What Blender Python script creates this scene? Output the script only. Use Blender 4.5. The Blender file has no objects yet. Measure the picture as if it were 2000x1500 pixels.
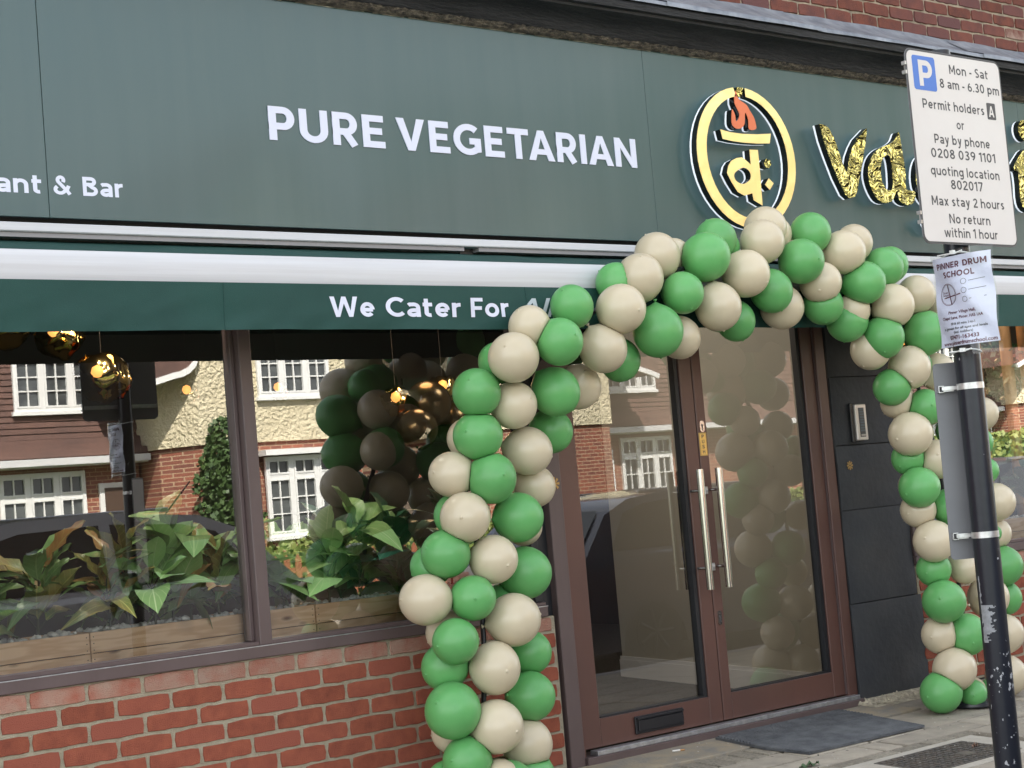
import bpy, bmesh, math, random
from mathutils import Vector, Matrix
from mathutils.noise import noise as pnoise
PI = math.pi
R = math.radians
scene = bpy.context.scene
C = scene.collection
rnd = random.Random(7)

# ------------------------------------------------------------------ camera
cam = bpy.data.cameras.new('camera'); cam_ob = bpy.data.objects.new('camera', cam); C.objects.link(cam_ob)
cam.sensor_width = 36.0; cam.lens = 58.517; cam.clip_start = 0.05; cam.clip_end = 600
CR = ((0.7806163, -0.6191313, -0.0855252), (-0.0242700, 0.1067075, -0.9939942), (0.6245391, 0.7780038, 0.0682713))
M = Matrix(((CR[0][0], -CR[1][0], -CR[2][0], -2.3643541),
            (CR[0][1], -CR[1][1], -CR[2][1], -5.8823110),
            (CR[0][2], -CR[1][2], -CR[2][2], 1.2417539),
            (0, 0, 0, 1)))
cam_ob.matrix_world = M
scene.camera = cam_ob

# ------------------------------------------------------------------ light
SUN_EL, SUN_AZ = 47.0, -24.0           # azimuth from +Y towards +X: behind the shop
world = bpy.data.worlds.new('World'); scene.world = world; world.use_nodes = True
wn = world.node_tree; bgn = wn.nodes['Background']
sky = wn.nodes.new('ShaderNodeTexSky'); sky.sky_type = 'NISHITA'; sky.sun_disc = False
sky.sun_elevation = R(SUN_EL); sky.sun_rotation = R(SUN_AZ); sky.altitude = 50
sky.air_density = 1.0; sky.dust_density = 1.0; sky.ozone_density = 1.0
# broken white cloud all over the sky: patches of the same sky light without its blue
tcw = wn.nodes.new('ShaderNodeTexCoord'); mpw = wn.nodes.new('ShaderNodeMapping'); mpw.inputs['Scale'].default_value = (1, 1, 2.2)
nzw = wn.nodes.new('ShaderNodeTexNoise'); nzw.inputs['Scale'].default_value = 2.2; nzw.inputs['Detail'].default_value = 7; nzw.inputs['Roughness'].default_value = .55
mrw = wn.nodes.new('ShaderNodeMapRange'); mrw.inputs['From Min'].default_value = .30; mrw.inputs['From Max'].default_value = .52
hsw = wn.nodes.new('ShaderNodeHueSaturation'); hsw.inputs['Saturation'].default_value = 0.10; hsw.inputs['Value'].default_value = 1.25
mxw = wn.nodes.new('ShaderNodeMix'); mxw.data_type = 'RGBA'
wn.links.new(tcw.outputs['Generated'], mpw.inputs['Vector']); wn.links.new(mpw.outputs[0], nzw.inputs['Vector']); wn.links.new(nzw.outputs['Fac'], mrw.inputs['Value'])
wn.links.new(sky.outputs['Color'], hsw.inputs['Color']); wn.links.new(mrw.outputs[0], mxw.inputs['Factor'])
wn.links.new(sky.outputs['Color'], mxw.inputs['A']); wn.links.new(hsw.outputs['Color'], mxw.inputs['B'])
wn.links.new(mxw.outputs['Result'], bgn.inputs['Color']); bgn.inputs['Strength'].default_value = 0.12
sl = bpy.data.lights.new('sun', 'SUN'); sun = bpy.data.objects.new('sun', sl); C.objects.link(sun)
sl.energy = 5.0; sl.angle = R(0.53); sl.color = (1.0, 0.94, 0.85)
sv = Vector((math.sin(R(SUN_AZ)) * math.cos(R(SUN_EL)), math.cos(R(SUN_AZ)) * math.cos(R(SUN_EL)), math.sin(R(SUN_EL))))
sun.rotation_euler = sv.to_track_quat('Z', 'Y').to_euler()
vs = scene.view_settings; vs.view_transform = 'Standard'; vs.look = 'None'; vs.exposure = 2.22; vs.gamma = 1.0
vs.use_curve_mapping = False

# ------------------------------------------------------------------ materials
MATS = {}
def mat(name, col, rough=0.6, metal=0.0, spec=0.5, var=None, vs_=8.0, stretch=(1, 1, 1), bump=0.0, bs=60.0, bd=0.01,
        rnd_amt=0.0, rnd_col=None, coat=0.0, emit=None, es=0.0, sss=0.0, coords='Object', rvar=0.0, detail=5):
    """principled with optional noise tint (var=second colour), fine bump, per-object tint"""
    if name in MATS: return MATS[name]
    m = bpy.data.materials.new(name); m.use_nodes = True; MATS[name] = m
    nt = m.node_tree; N = nt.nodes; L = nt.links; b = N['Principled BSDF']
    b.inputs['Roughness'].default_value = rough; b.inputs['Metallic'].default_value = metal
    b.inputs['Specular IOR Level'].default_value = spec; b.inputs['Coat Weight'].default_value = coat
    b.inputs['Coat Roughness'].default_value = 0.08
    if sss: b.inputs['Subsurface Weight'].default_value = sss; b.inputs['Subsurface Radius'].default_value = (.02, .02, .02)
    c4 = (*col, 1); b.inputs['Base Color'].default_value = c4
    tc = N.new('ShaderNodeTexCoord'); mp = N.new('ShaderNodeMapping'); mp.inputs['Scale'].default_value = stretch
    L.new(tc.outputs[coords], mp.inputs['Vector']); vec = mp.outputs['Vector']
    out = None
    if var:
        n = N.new('ShaderNodeTexNoise'); n.inputs['Scale'].default_value = vs_; n.inputs['Detail'].default_value = detail
        n.inputs['Roughness'].default_value = 0.6
        L.new(vec, n.inputs['Vector'])
        if rnd_amt or rnd_col:
            oi0 = N.new('ShaderNodeObjectInfo'); n.noise_dimensions = '4D'
            mm = N.new('ShaderNodeMath'); mm.operation = 'MULTIPLY'; mm.inputs[1].default_value = 37.0
            L.new(oi0.outputs['Random'], mm.inputs[0]); L.new(mm.outputs[0], n.inputs['W'])
        cr = N.new('ShaderNodeValToRGB'); cr.color_ramp.elements[0].position = 0.35; cr.color_ramp.elements[1].position = 0.68
        cr.color_ramp.elements[0].color = c4; cr.color_ramp.elements[1].color = (*var, 1)
        L.new(n.outputs['Fac'], cr.inputs['Fac']); out = cr.outputs['Color']
        if rvar:
            rr = N.new('ShaderNodeMapRange'); rr.inputs['To Min'].default_value = rough - rvar; rr.inputs['To Max'].default_value = rough + rvar
            L.new(n.outputs['Fac'], rr.inputs['Value']); L.new(rr.outputs[0], b.inputs['Roughness'])
    if rnd_amt or rnd_col:
        oi = N.new('ShaderNodeObjectInfo')
        if rnd_col:
            mx = N.new('ShaderNodeMix'); mx.data_type = 'RGBA'
            if out: L.new(out, mx.inputs['A'])
            else: mx.inputs['A'].default_value = c4
            mx.inputs['B'].default_value = (*rnd_col, 1)
            pw = N.new('ShaderNodeMath'); pw.operation = 'POWER'; pw.inputs[1].default_value = 2.0
            L.new(oi.outputs['Random'], pw.inputs[0]); L.new(pw.outputs[0], mx.inputs['Factor']); out = mx.outputs['Result']
        if rnd_amt:
            hs = N.new('ShaderNodeHueSaturation')
            mr = N.new('ShaderNodeMapRange'); mr.inputs['To Min'].default_value = 1 - rnd_amt; mr.inputs['To Max'].default_value = 1 + rnd_amt
            L.new(oi.outputs['Random'], mr.inputs['Value']); L.new(mr.outputs[0], hs.inputs['Value'])
            if out: L.new(out, hs.inputs['Color'])
            else: hs.inputs['Color'].default_value = c4
            out = hs.outputs['Color']
    if out: L.new(out, b.inputs['Base Color'])
    if bump:
        n2 = N.new('ShaderNodeTexNoise'); n2.inputs['Scale'].default_value = bs; n2.inputs['Detail'].default_value = 6
        L.new(vec, n2.inputs['Vector'])
        bp = N.new('ShaderNodeBump'); bp.inputs['Strength'].default_value = bump; bp.inputs['Distance'].default_value = bd
        L.new(n2.outputs['Fac'], bp.inputs['Height']); L.new(bp.outputs['Normal'], b.inputs['Normal'])
    if emit:
        b.inputs['Emission Color'].default_value = (*emit, 1); b.inputs['Emission Strength'].default_value = es
    return m

def glass_mat(name, gain=2.0, tint=(0.95, 0.97, 0.96), wob=0.0):
    m = bpy.data.materials.new(name); m.use_nodes = True; MATS[name] = m
    nt = m.node_tree; N = nt.nodes; L = nt.links
    for n in list(N): N.remove(n)
    o = N.new('ShaderNodeOutputMaterial'); mx = N.new('ShaderNodeMixShader'); t = N.new('ShaderNodeBsdfTransparent')
    g = N.new('ShaderNodeBsdfGlossy'); g.inputs['Roughness'].default_value = 0.0
    t.inputs['Color'].default_value = (*tint, 1)
    f = N.new('ShaderNodeFresnel'); f.inputs['IOR'].default_value = 1.5
    k = N.new('ShaderNodeMath'); k.operation = 'MULTIPLY'; k.inputs[1].default_value = gain; k.use_clamp = True
    L.new(f.outputs[0], k.inputs[0]); L.new(k.outputs[0], mx.inputs[0]); L.new(t.outputs[0], mx.inputs[1]); L.new(g.outputs[0], mx.inputs[2])
    if wob:
        tc = N.new('ShaderNodeTexCoord'); n = N.new('ShaderNodeTexNoise'); n.inputs['Scale'].default_value = 2.2; n.inputs['Detail'].default_value = 1
        bp = N.new('ShaderNodeBump'); bp.inputs['Strength'].default_value = wob; bp.inputs['Distance'].default_value = 0.01
        L.new(tc.outputs['Object'], n.inputs['Vector']); L.new(n.outputs['Fac'], bp.inputs['Height']); L.new(bp.outputs['Normal'], g.inputs['Normal'])
    L.new(mx.outputs[0], o.inputs['Surface'])
    return m

def links_of(m): return m.node_tree.nodes, m.node_tree.links

# ------------------------------------------------------------------ object helpers
def tag(o, label=None, cat=None, group=None, kind=None):
    if label: o['label'] = label
    if cat: o['category'] = cat
    if group: o['group'] = group
    if kind: o['kind'] = kind
    return o
def empty(name, label, cat, loc=(0, 0, 0), rotz=0.0, group=None):
    o = bpy.data.objects.new(name, None); C.objects.link(o); o.location = loc; o.rotation_euler = (0, 0, rotz)
    o.empty_display_size = 0.1
    return tag(o, label, cat, group)

class MB:
    """mesh builder, world or local coordinates"""
    def __init__(s): s.v = []; s.f = []; s.m = []
    def add(s, vs, fs, mi=0):
        k = len(s.v); s.v += [tuple(v) for v in vs]; s.f += [tuple(i + k for i in f) for f in fs]; s.m += [mi] * len(fs); return s
    def box(s, x0, x1, y0, y1, z0, z1, mi=0, b=0.0):
        if b <= 0:
            return s.add([(x, y, z) for z in (z0, z1) for y in (y0, y1) for x in (x0, x1)],
                         [(0, 2, 3, 1), (4, 5, 7, 6), (0, 1, 5, 4), (2, 6, 7, 3), (0, 4, 6, 2), (1, 3, 7, 5)], mi)
        vs = []
        for (x, y, z) in [(x, y, z) for z in (0, 1) for y in (0, 1) for x in (0, 1)]:
            X = x1 if x else x0; Y = y1 if y else y0; Z = z1 if z else z0
            sx = -b if x else b; sy = -b if y else b; sz = -b if z else b
            vs += [(X, Y + sy, Z + sz), (X + sx, Y, Z + sz), (X + sx, Y + sy, Z)]
        def q(c, a): return c * 3 + a
        fs = [(q(0, 0), q(4, 0), q(6, 0), q(2, 0)), (q(1, 0), q(3, 0), q(7, 0), q(5, 0)),
              (q(0, 1), q(1, 1), q(5, 1), q(4, 1)), (q(2, 1), q(6, 1), q(7, 1), q(3, 1)),
              (q(0, 2), q(2, 2), q(3, 2), q(1, 2)), (q(4, 2), q(5, 2), q(7, 2), q(6, 2))]
        ed = [(0, 1, 1, 2), (4, 5, 1, 2), (2, 3, 1, 2), (6, 7, 1, 2), (0, 2, 0, 2), (1, 3, 0, 2), (4, 6, 0, 2), (5, 7, 0, 2), (0, 4, 0, 1), (1, 5, 0, 1), (2, 6, 0, 1), (3, 7, 0, 1)]
        for a, c, p, r in ed: fs.append((q(a, p), q(a, r), q(c, r), q(c, p)))
        for c in range(8): fs.append((q(c, 0), q(c, 1), q(c, 2)))
        return s.add(vs, fs, mi)
    def prism(s, poly, y0, y1, mi=0, side=None, plane='xz'):
        n = len(poly); side = mi if side is None else side
        def P(p, y):
            if plane == 'xz': return (p[0], y, p[1])
            if plane == 'yz': return (y, p[0], p[1])
            return (p[0], p[1], y)
        k = len(s.v); s.v += [P(p, y0) for p in poly] + [P(p, y1) for p in poly]
        s.f += [tuple(k + i for i in range(n)), tuple(k + n + i for i in reversed(range(n)))]; s.m += [mi, mi]
        for i in range(n):
            j = (i + 1) % n; s.f.append((k + i, k + n + i, k + n + j, k + j)); s.m.append(side)
        return s
    def tube(s, pts, r, n=10, mi=0, cap=True, r1=None):
        pts = [Vector(p) for p in pts]; k = len(s.v); m = len(pts)
        prev = None
        for i, p in enumerate(pts):
            d = (pts[min(i + 1, m - 1)] - pts[max(i - 1, 0)]).normalized()
            if prev is None:
                a = Vector((0, 0, 1)) if abs(d.z) < 0.9 else Vector((1, 0, 0)); u = d.cross(a).normalized()
            else:
                u = (prev - d * prev.dot(d)).normalized()
            prev = u; w = d.cross(u)
            rr = r if r1 is None else r + (r1 - r) * i / (m - 1)
            for j in range(n):
                t = 2 * PI * j / n; q = p + (u * math.cos(t) + w * math.sin(t)) * rr; s.v.append(tuple(q))
        for i in range(m - 1):
            for j in range(n):
                j2 = (j + 1) % n; s.f.append((k + i * n + j, k + i * n + j2, k + (i + 1) * n + j2, k + (i + 1) * n + j)); s.m.append(mi)
        if cap:
            s.f.append(tuple(k + j for j in reversed(range(n)))); s.m.append(mi)
            s.f.append(tuple(k + (m - 1) * n + j for j in range(n))); s.m.append(mi)
        return s
    def lathe(s, prof, c=(0, 0, 0), n=24, mi=0):
        k = len(s.v)
        for r, z in prof:
            for j in range(n):
                t = 2 * PI * j / n; s.v.append((c[0] + r * math.cos(t), c[1] + r * math.sin(t), c[2] + z))
        for i in range(len(prof) - 1):
            for j in range(n):
                j2 = (j + 1) % n; s.f.append((k + i * n + j, k + i * n + j2, k + (i + 1) * n + j2, k + (i + 1) * n + j)); s.m.append(mi)
        return s
    def data(s, name, mats, smooth=False, fix=True):
        me = bpy.data.meshes.new(name); me.from_pydata(s.v, [], s.f)
        for m in mats: me.materials.append(m)
        me.polygons.foreach_set('material_index', s.m)
        if fix:
            bm = bmesh.new(); bm.from_mesh(me); bmesh.ops.recalc_face_normals(bm, faces=bm.faces); bm.to_mesh(me); bm.free()
        if smooth:
            me.polygons.foreach_set('use_smooth', [True] * len(me.polygons))
            if smooth != 'all':
                try: me.set_sharp_from_angle(angle=R(smooth if smooth is not True else 40))
                except Exception: pass
        me.update(); return me
    def build(s, name, mats, parent=None, smooth=False, loc=None, fix=True):
        if not isinstance(mats, (list, tuple)): mats = [mats]
        return link(name, s.data(name, mats, smooth, fix), parent, loc)

def link(name, me, parent=None, loc=None, rot=None, scale=None):
    o = bpy.data.objects.new(name, me); C.objects.link(o)
    if parent: o.parent = parent
    if loc is not None: o.location = loc
    if rot is not None: o.rotation_euler = rot
    if scale is not None: o.scale = scale
    return o

_fc = {}
def text_raw(body, bold=0.0, shear=0.0):
    key = (body, bold, shear)
    if key in _fc: return _fc[key]
    cu = bpy.data.curves.new('t', 'FONT'); cu.body = body; cu.size = 1.0; cu.offset = bold; cu.shear = shear; cu.resolution_u = 4
    o = bpy.data.objects.new('t', cu); me = bpy.data.meshes.new_from_object(o)
    vs = [tuple(v.co) for v in me.vertices]; fs = [tuple(p.vertices) for p in me.polygons]
    bpy.data.objects.remove(o); bpy.data.curves.remove(cu); bpy.data.meshes.remove(me)
    _fc[key] = (vs, fs); return vs, fs
def cap_h(bold): 
    v, f = text_raw('H', bold); return max(p[1] for p in v), min(p[1] for p in v)
def text2d(body, x0, x1, zb, cap, bold=0.0, shear=0.0):
    """triangulated lettering fitted between x0..x1 with given cap height and baseline"""
    vs, fs = text_raw(body, bold, shear); a = min(p[0] for p in vs); b = max(p[0] for p in vs)
    hi, lo = cap_h(bold); sx = (x1 - x0) / (b - a); sz = cap / (hi - lo)
    return [(x0 + (p[0] - a) * sx, zb + (p[1] - lo) * sz) for p in vs], fs
def islands(vs, fs):
    par = list(range(len(vs)))
    def fd(i):
        while par[i] != i: par[i] = par[par[i]]; i = par[i]
        return i
    for f in fs:
        for i in f[1:]: par[fd(i)] = fd(f[0])
    g = {}
    for f in fs: g.setdefault(fd(f[0]), []).append(f)
    out = []
    for k, ff in g.items():
        xs = [vs[i][0] for f in ff for i in f]; out.append([min(xs), max(xs), ff])
    out.sort(key=lambda a: a[0]); mer = []
    for a in out:
        if mer and a[0] < mer[-1][1] - 0.25 * (a[1] - a[0]) and a[1] < mer[-1][1] + 1e-4: mer[-1][2] += a[2]; mer[-1][1] = max(mer[-1][1], a[1])
        elif mer and mer[-1][0] >= a[0] - 1e-4 and mer[-1][1] <= a[1]: mer[-1][2] += a[2]; mer[-1][1] = a[1]
        else: mer.append(a)
    return mer
def slab_from(vs, fs, y0, y1, mi=0, mb=None):
    """extrude flat lettering faces from y0 (front) to y1 (back)"""
    mb = mb or MB(); used = sorted({i for f in fs for i in f}); ix = {v: i for i, v in enumerate(used)}; n = len(used)
    V = [(vs[i][0], y0, vs[i][1]) for i in used] + [(vs[i][0], y1, vs[i][1]) for i in used]
    F = [tuple(ix[i] for i in f) for f in fs]; e = {}
    for f in F:
        for a, b in zip(f, f[1:] + f[:1]): e[(a, b)] = e.get((a, b), 0) + 1
    G = list(F) + [tuple(i + n for i in reversed(f)) for f in F]
    for (a, b) in e:
        if (b, a) not in e: G.append((a, a + n, b + n, b))
    mb.add(V, G, mi); return mb
def smooth_poly(pts, k=6, closed=True):
    """Catmull-Rom through the points"""
    out = []; n = len(pts)
    rng = range(n) if closed else range(n - 1)
    for i in rng:
        p0, p1, p2, p3 = (pts[(i - 1) % n] if closed or i > 0 else pts[0]), pts[i], pts[(i + 1) % n], (pts[(i + 2) % n] if closed or i + 2 < n else pts[-1])
        for j in range(k):
            t = j / k
            out.append(tuple(0.5 * ((2 * p1[d]) + (-p0[d] + p2[d]) * t + (2 * p0[d] - 5 * p1[d] + 4 * p2[d] - p3[d]) * t * t + (-p0[d] + 3 * p1[d] - 3 * p2[d] + p3[d]) * t ** 3) for d in range(2)))
    if not closed: out.append(pts[-1])
    return out
# ------------------------------------------------------------------ bold single weight sans drawn with strokes
def _arc(cx, cy, rx, ry, a0, a1, n=12): return [(cx + rx * math.cos(R(a0 + (a1 - a0) * i / n)), cy + ry * math.sin(R(a0 + (a1 - a0) * i / n))) for i in range(n + 1)]
XH = .73
def glyph(c, h):
    """(width, strokes, polygons) for cap height 1, half stroke h"""
    A = _arc; x = XH; P = []
    def ring(cx, cy, rx, ry, a0=0, a1=360): return A(cx, cy, rx - h, ry - h, a0, a1, 22)
    g = {
     'P': lambda: (.68, [[(h, 0), (h, 1)], [(0, 1 - h), (.38, 1 - h)] + A(.38, .66, .30 - h, .34 - h, 90, -90) + [(0, .32 + h)]]),
     'R': lambda: (.70, [[(h, 0), (h, 1)], [(0, 1 - h), (.38, 1 - h)] + A(.38, .66, .30 - h, .34 - h, 90, -90) + [(0, .32 + h)], [(.36, .38), (.70 - h * 1.1, -.0)]]),
     'B': lambda: (.72, [[(h, 0), (h, 1)], [(0, 1 - h), (.40, 1 - h)] + A(.40, .755, .26 - h, .245 - h, 90, -90) + [(0, .51 + h)], [(.3, .49 + h)] + A(.42, .27, .30 - h, .27 - h, 90, -90)[1:] + [(0, h)]]),
     'U': lambda: (.76, [[(h, 1), (h, .38)] + A(.38, .38, .38 - h, .38 - h, 180, 360)[1:] + [(.76 - h, 1)]]),
     'E': lambda: (.62, [[(h, 0), (h, 1)], [(h, 1 - h), (.60, 1 - h)], [(h, .51), (.55, .51)], [(h, h), (.62, h)]]),
     'F': lambda: (.60, [[(h, 0), (h, 1)], [(h, 1 - h), (.60, 1 - h)], [(h, .47), (.54, .47)]]),
     'G': lambda: (.86, [A(.47, .5, .47 - h, .5 - h, 48, 322, 22)[:-1] + [(.86 - h, .20), (.86 - h, .50)], [(.50, .45), (.86, .45)]]),
     'C': lambda: (.80, [A(.47, .5, .47 - h, .5 - h, 46, 314, 22)]),
     'O': lambda: (.94, [ring(.47, .5, .47, .5)]),
     'T': lambda: (.70, [[(0, 1 - h), (.70, 1 - h)], [(.35, 0), (.35, 1 - h)]]),
     'I': lambda: (2 * h, [[(h, 0), (h, 1)]]),
     'L': lambda: (.56, [[(h, 0), (h, 1)], [(h, h), (.56, h)]]),
     'H': lambda: (.74, [[(h, 0), (h, 1)], [(.74 - h, 0), (.74 - h, 1)], [(h, .5), (.74 - h, .5)]]),
     'S': lambda: (.64, [A(.33, 1 - .27, .27 - h + .03, .27 - h, 35, 265, 12) + A(.31, .275, .30 - h + .02, .275 - h, 85, -140, 12)]),
     'D': lambda: (.76, [[(h, 0), (h, 1)], [(0, 1 - h), (.36, 1 - h)] + A(.36, .5, .40 - h, .5 - h, 90, -90) + [(0, h)]]),
     'y': lambda: (.60, [[(h, x), (.32, .02)], [(.60 - h, x), (.27, -.13), (.20, -.2 - h * .2), (.04, -.20 - h * .2)]]),
     'e': lambda: (.66, [A(.33, x / 2, .33 - h, x / 2 - h, 0, 318, 20), [(h, x / 2 - .01), (.66 - h * .9, x / 2 - .01)]]),
     'o': lambda: (.70, [ring(.35, x / 2, .35, x / 2)]),
     'a': lambda: (.60, [[(.07, x - h * 1.5), (.14, x - h * 1.05)] + A(.30, x - .25, .30 - h, .25 - h, 105, 0, 8) + [(.60 - h, 0)], A(.27, .215, .27 - h, .215 - h, 80, 360, 16)[:-3] + [(.60 - h, .16)], [(.27, .40 - h * .6), (.60 - h, .40 - h * .6)]]),
     't': lambda: (.46, [[(.17, .93), (.17, .2)] + A(.17 + .16, .2, .16, .2 - h, 180, 285, 6)[1:], [(.02, x - h), (.44, x - h)]]),
     'r': lambda: (.42, [[(h, 0), (h, x)], A(h + .28, x - .30, .28, .30 - h, 165, 84, 6)]),
     'n': lambda: (.64, [[(h, 0), (h, x)], A(.32, x - .30, .32 - h, .30 - h, 170, 0, 10) + [(.64 - h, 0)]]),
     'h': lambda: (.64, [[(h, 0), (h, 1.02)], A(.32, x - .30, .32 - h, .30 - h, 170, 0, 10) + [(.64 - h, 0)]]),
     'm': lambda: (.98, [[(h, 0), (h, x)], A(h + .205, x - .24, .205, .24 - h, 170, 0, 8) + [(h + .41, 0)], A(.98 - h - .205, x - .24, .205, .24 - h, 170, 0, 8) + [(.98 - h, 0)]]),
     'u': lambda: (.64, [[(h, x), (h, .30)] + A(.32, .30, .32 - h, .30 - h, 180, 350, 10)[1:], [(.64 - h, 0), (.64 - h, x)]]),
     'l': lambda: (2 * h, [[(h, 0), (h, 1.02)]]),
     'i': lambda: (2 * h, [[(h, 0), (h, x)], [(h, .86), (h, 1.03)]]),
     'b': lambda: (.68, [[(h, 0), (h, 1.02)], ring(.35, x / 2, .33, x / 2)]),
     'd': lambda: (.68, [[(.68 - h, 0), (.68 - h, 1.02)], ring(.33, x / 2, .33, x / 2)]),
     'p': lambda: (.68, [[(h, -.27), (h, x)], ring(.35, x / 2, .33, x / 2)]),
     'q': lambda: (.68, [[(.68 - h, -.27), (.68 - h, x)], ring(.33, x / 2, .33, x / 2)]),
     'g': lambda: (.68, [[(.68 - h, x), (.68 - h, -.02)] + A(.36, -.02, .32 - h, .26 - h, 0, -145, 10)[1:], ring(.33, x / 2 + .02, .33, x / 2 - .02)]),
     'c': lambda: (.58, [A(.34, x / 2, .34 - h, x / 2 - h, 50, 310, 16)]),
     's': lambda: (.50, [A(.25, x - .20, .24 - h, .20 - h, 30, 262, 10) + A(.24, .205, .25 - h, .205 - h, 82, -145, 10)]),
     'N': lambda: (.78, [[(h, 0), (h, 1)], [(.78 - h, 0), (.78 - h, 1)]]),
     '-': lambda: (.34, [[(0, .38), (.34, .38)]]),
     '.': lambda: (2 * h, [[(h, 0), (h, 2 * h)]]),
     '0': lambda: (.66, [ring(.33, .5, .33, .5)]),
     '1': lambda: (.36, [[(.36 - h, 0), (.36 - h, 1)], [(.0, .78), (.36 - h, .95)]]),
     '2': lambda: (.62, [A(.31, .70, .31 - h, .30 - h, 165, -35, 12) + [(h * .9, h)], [(.03, h), (.62, h)]]),
     '3': lambda: (.62, [A(.30, .74, .28 - h, .26 - h, 150, -75, 12), A(.30, .275, .32 - h, .275 - h, 80, -155, 12), [(.22, .52), (.36, .52)]]),
     '5': lambda: (.62, [[(.58, 1 - h), (.12, 1 - h)], [(.10 + h * .6, 1 - h), (.08 + h * .6, .5)], A(.30, .31, .32 - h, .31 - h, 115, -155, 14)]),
     '6': lambda: (.64, [ring(.32, .31, .32, .31), A(.62, .34, .62 - h, .62, 178, 118, 8)]),
     '7': lambda: (.60, [[(0, 1 - h), (.60, 1 - h)], [(.56, 1 - h), (.20, 0)]]),
     '8': lambda: (.64, [ring(.32, .745, .28, .255), ring(.32, .285, .32, .285)]),
     '9': lambda: (.64, [ring(.32, .69, .32, .31), A(.02, .66, .62 - h, .62, -2, -62, 8)]),
     '&': lambda: (.80, [A(.34, .76, .22 - h, .24 - h, -40, 220, 12) + [(.62, .20), (.80 - h * .8, 0 + h * .3)], A(.30, .27, .30 - h, .27 - h, 125, 330, 12) + [(.62, .30), (.70, .48)]]),
    }
    poly = {
     'V': (.86, [[(0, 1), (2.3 * h, 1), (.43, .27), (.86 - 2.3 * h, 1), (.86, 1), (.43 + h * 1.05, 0), (.43 - h * 1.05, 0)]]),
     'v': (.64, [[(0, XH), (2.25 * h, XH), (.32, .22), (.64 - 2.25 * h, XH), (.64, XH), (.32 + h, 0), (.32 - h, 0)]]),
     'W': (1.24, [[(0, 1), (2.2 * h, 1), (.34, .30), (.62 - h, 1), (.62 + h, 1), (.90, .30), (1.24 - 2.2 * h, 1), (1.24, 1), (.90 + h, 0), (.90 - h * .9, 0), (.62, .66), (.34 + h * .9, 0), (.34 - h, 0)]]),
     'w': (.96, [[(0, XH), (2.1 * h, XH), (.27, .25), (.48 - h * .9, XH), (.48 + h * .9, XH), (.69, .25), (.96 - 2.1 * h, XH), (.96, XH), (.69 + h, 0), (.69 - h * .9, 0), (.48, .44), (.27 + h * .9, 0), (.27 - h, 0)]]),
     'A': (.88, [[(0, 0), (2.2 * h, 0), (.44, .76), (.88 - 2.2 * h, 0), (.88, 0), (.44 + h, 1), (.44 - h, 1)], [(.20, .20), (.68, .20), (.68 - h * .5, .20 + 1.8 * h), (.20 + h * .5, .20 + 1.8 * h)]]),
     'N': (.78, [[(0, 1), (1.9 * h, 1), (.78, 0), (.78 - 1.9 * h, 0)]]),
     'M': (.86, [[(0, 0), (2 * h, 0), (2 * h, 1), (0, 1)], [(.86 - 2 * h, 0), (.86, 0), (.86, 1), (.86 - 2 * h, 1)], [(0, 1), (2 * h, 1), (.43 + h * .8, .22), (.43 - h * .8, .22)], [(.86, 1), (.86 - 2 * h, 1), (.43 - h * .8, .22), (.43 + h * .8, .22)]]),
     'x': (.60, [[(0, XH), (2.2 * h, XH), (.60, 0), (.60 - 2.2 * h, 0)], [(.60, XH), (.60 - 2.2 * h, XH), (0, 0), (2.2 * h, 0)]]),
     '/': (.3, [[(0, 0), (2 * h, 0), (.3, 1), (.3 - 2 * h, 1)]]),
    }
    w = 0; st = []; pg = []
    if c in g: w, st = g[c]()
    if c in poly: w, pg = poly[c]
    return w, st, pg
def stroke_poly(pts, h):
    """mitred band along a polyline, returned as quads"""
    q_ = [pts[0]]
    for p in pts[1:]:
        if abs(p[0] - q_[-1][0]) + abs(p[1] - q_[-1][1]) > 1e-4: q_.append(p)
    pts = q_; n = len(pts); closed = (abs(pts[0][0] - pts[-1][0]) + abs(pts[0][1] - pts[-1][1])) < 1e-6; Lp = []; Rp = []
    for i in range(n):
        a = pts[i - 1] if i > 0 else (pts[n - 2] if closed else None); b = pts[i + 1] if i < n - 1 else (pts[1] if closed else None); p = pts[i]
        def nd(u, v): d = math.hypot(v[0] - u[0], v[1] - u[1]); return (-(v[1] - u[1]) / d, (v[0] - u[0]) / d)
        n1 = nd(a, p) if a else None; n2 = nd(p, b) if b else None
        if n1 is None: m = n2; k = 1
        elif n2 is None: m = n1; k = 1
        else:
            mx, my = n1[0] + n2[0], n1[1] + n2[1]; l = math.hypot(mx, my) or 1; m = (mx / l, my / l); k = 1 / max(.35, m[0] * n1[0] + m[1] * n1[1])
        Lp.append((p[0] + m[0] * h * k, p[1] + m[1] * h * k)); Rp.append((p[0] - m[0] * h * k, p[1] - m[1] * h * k))
    return Lp, Rp, closed
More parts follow.
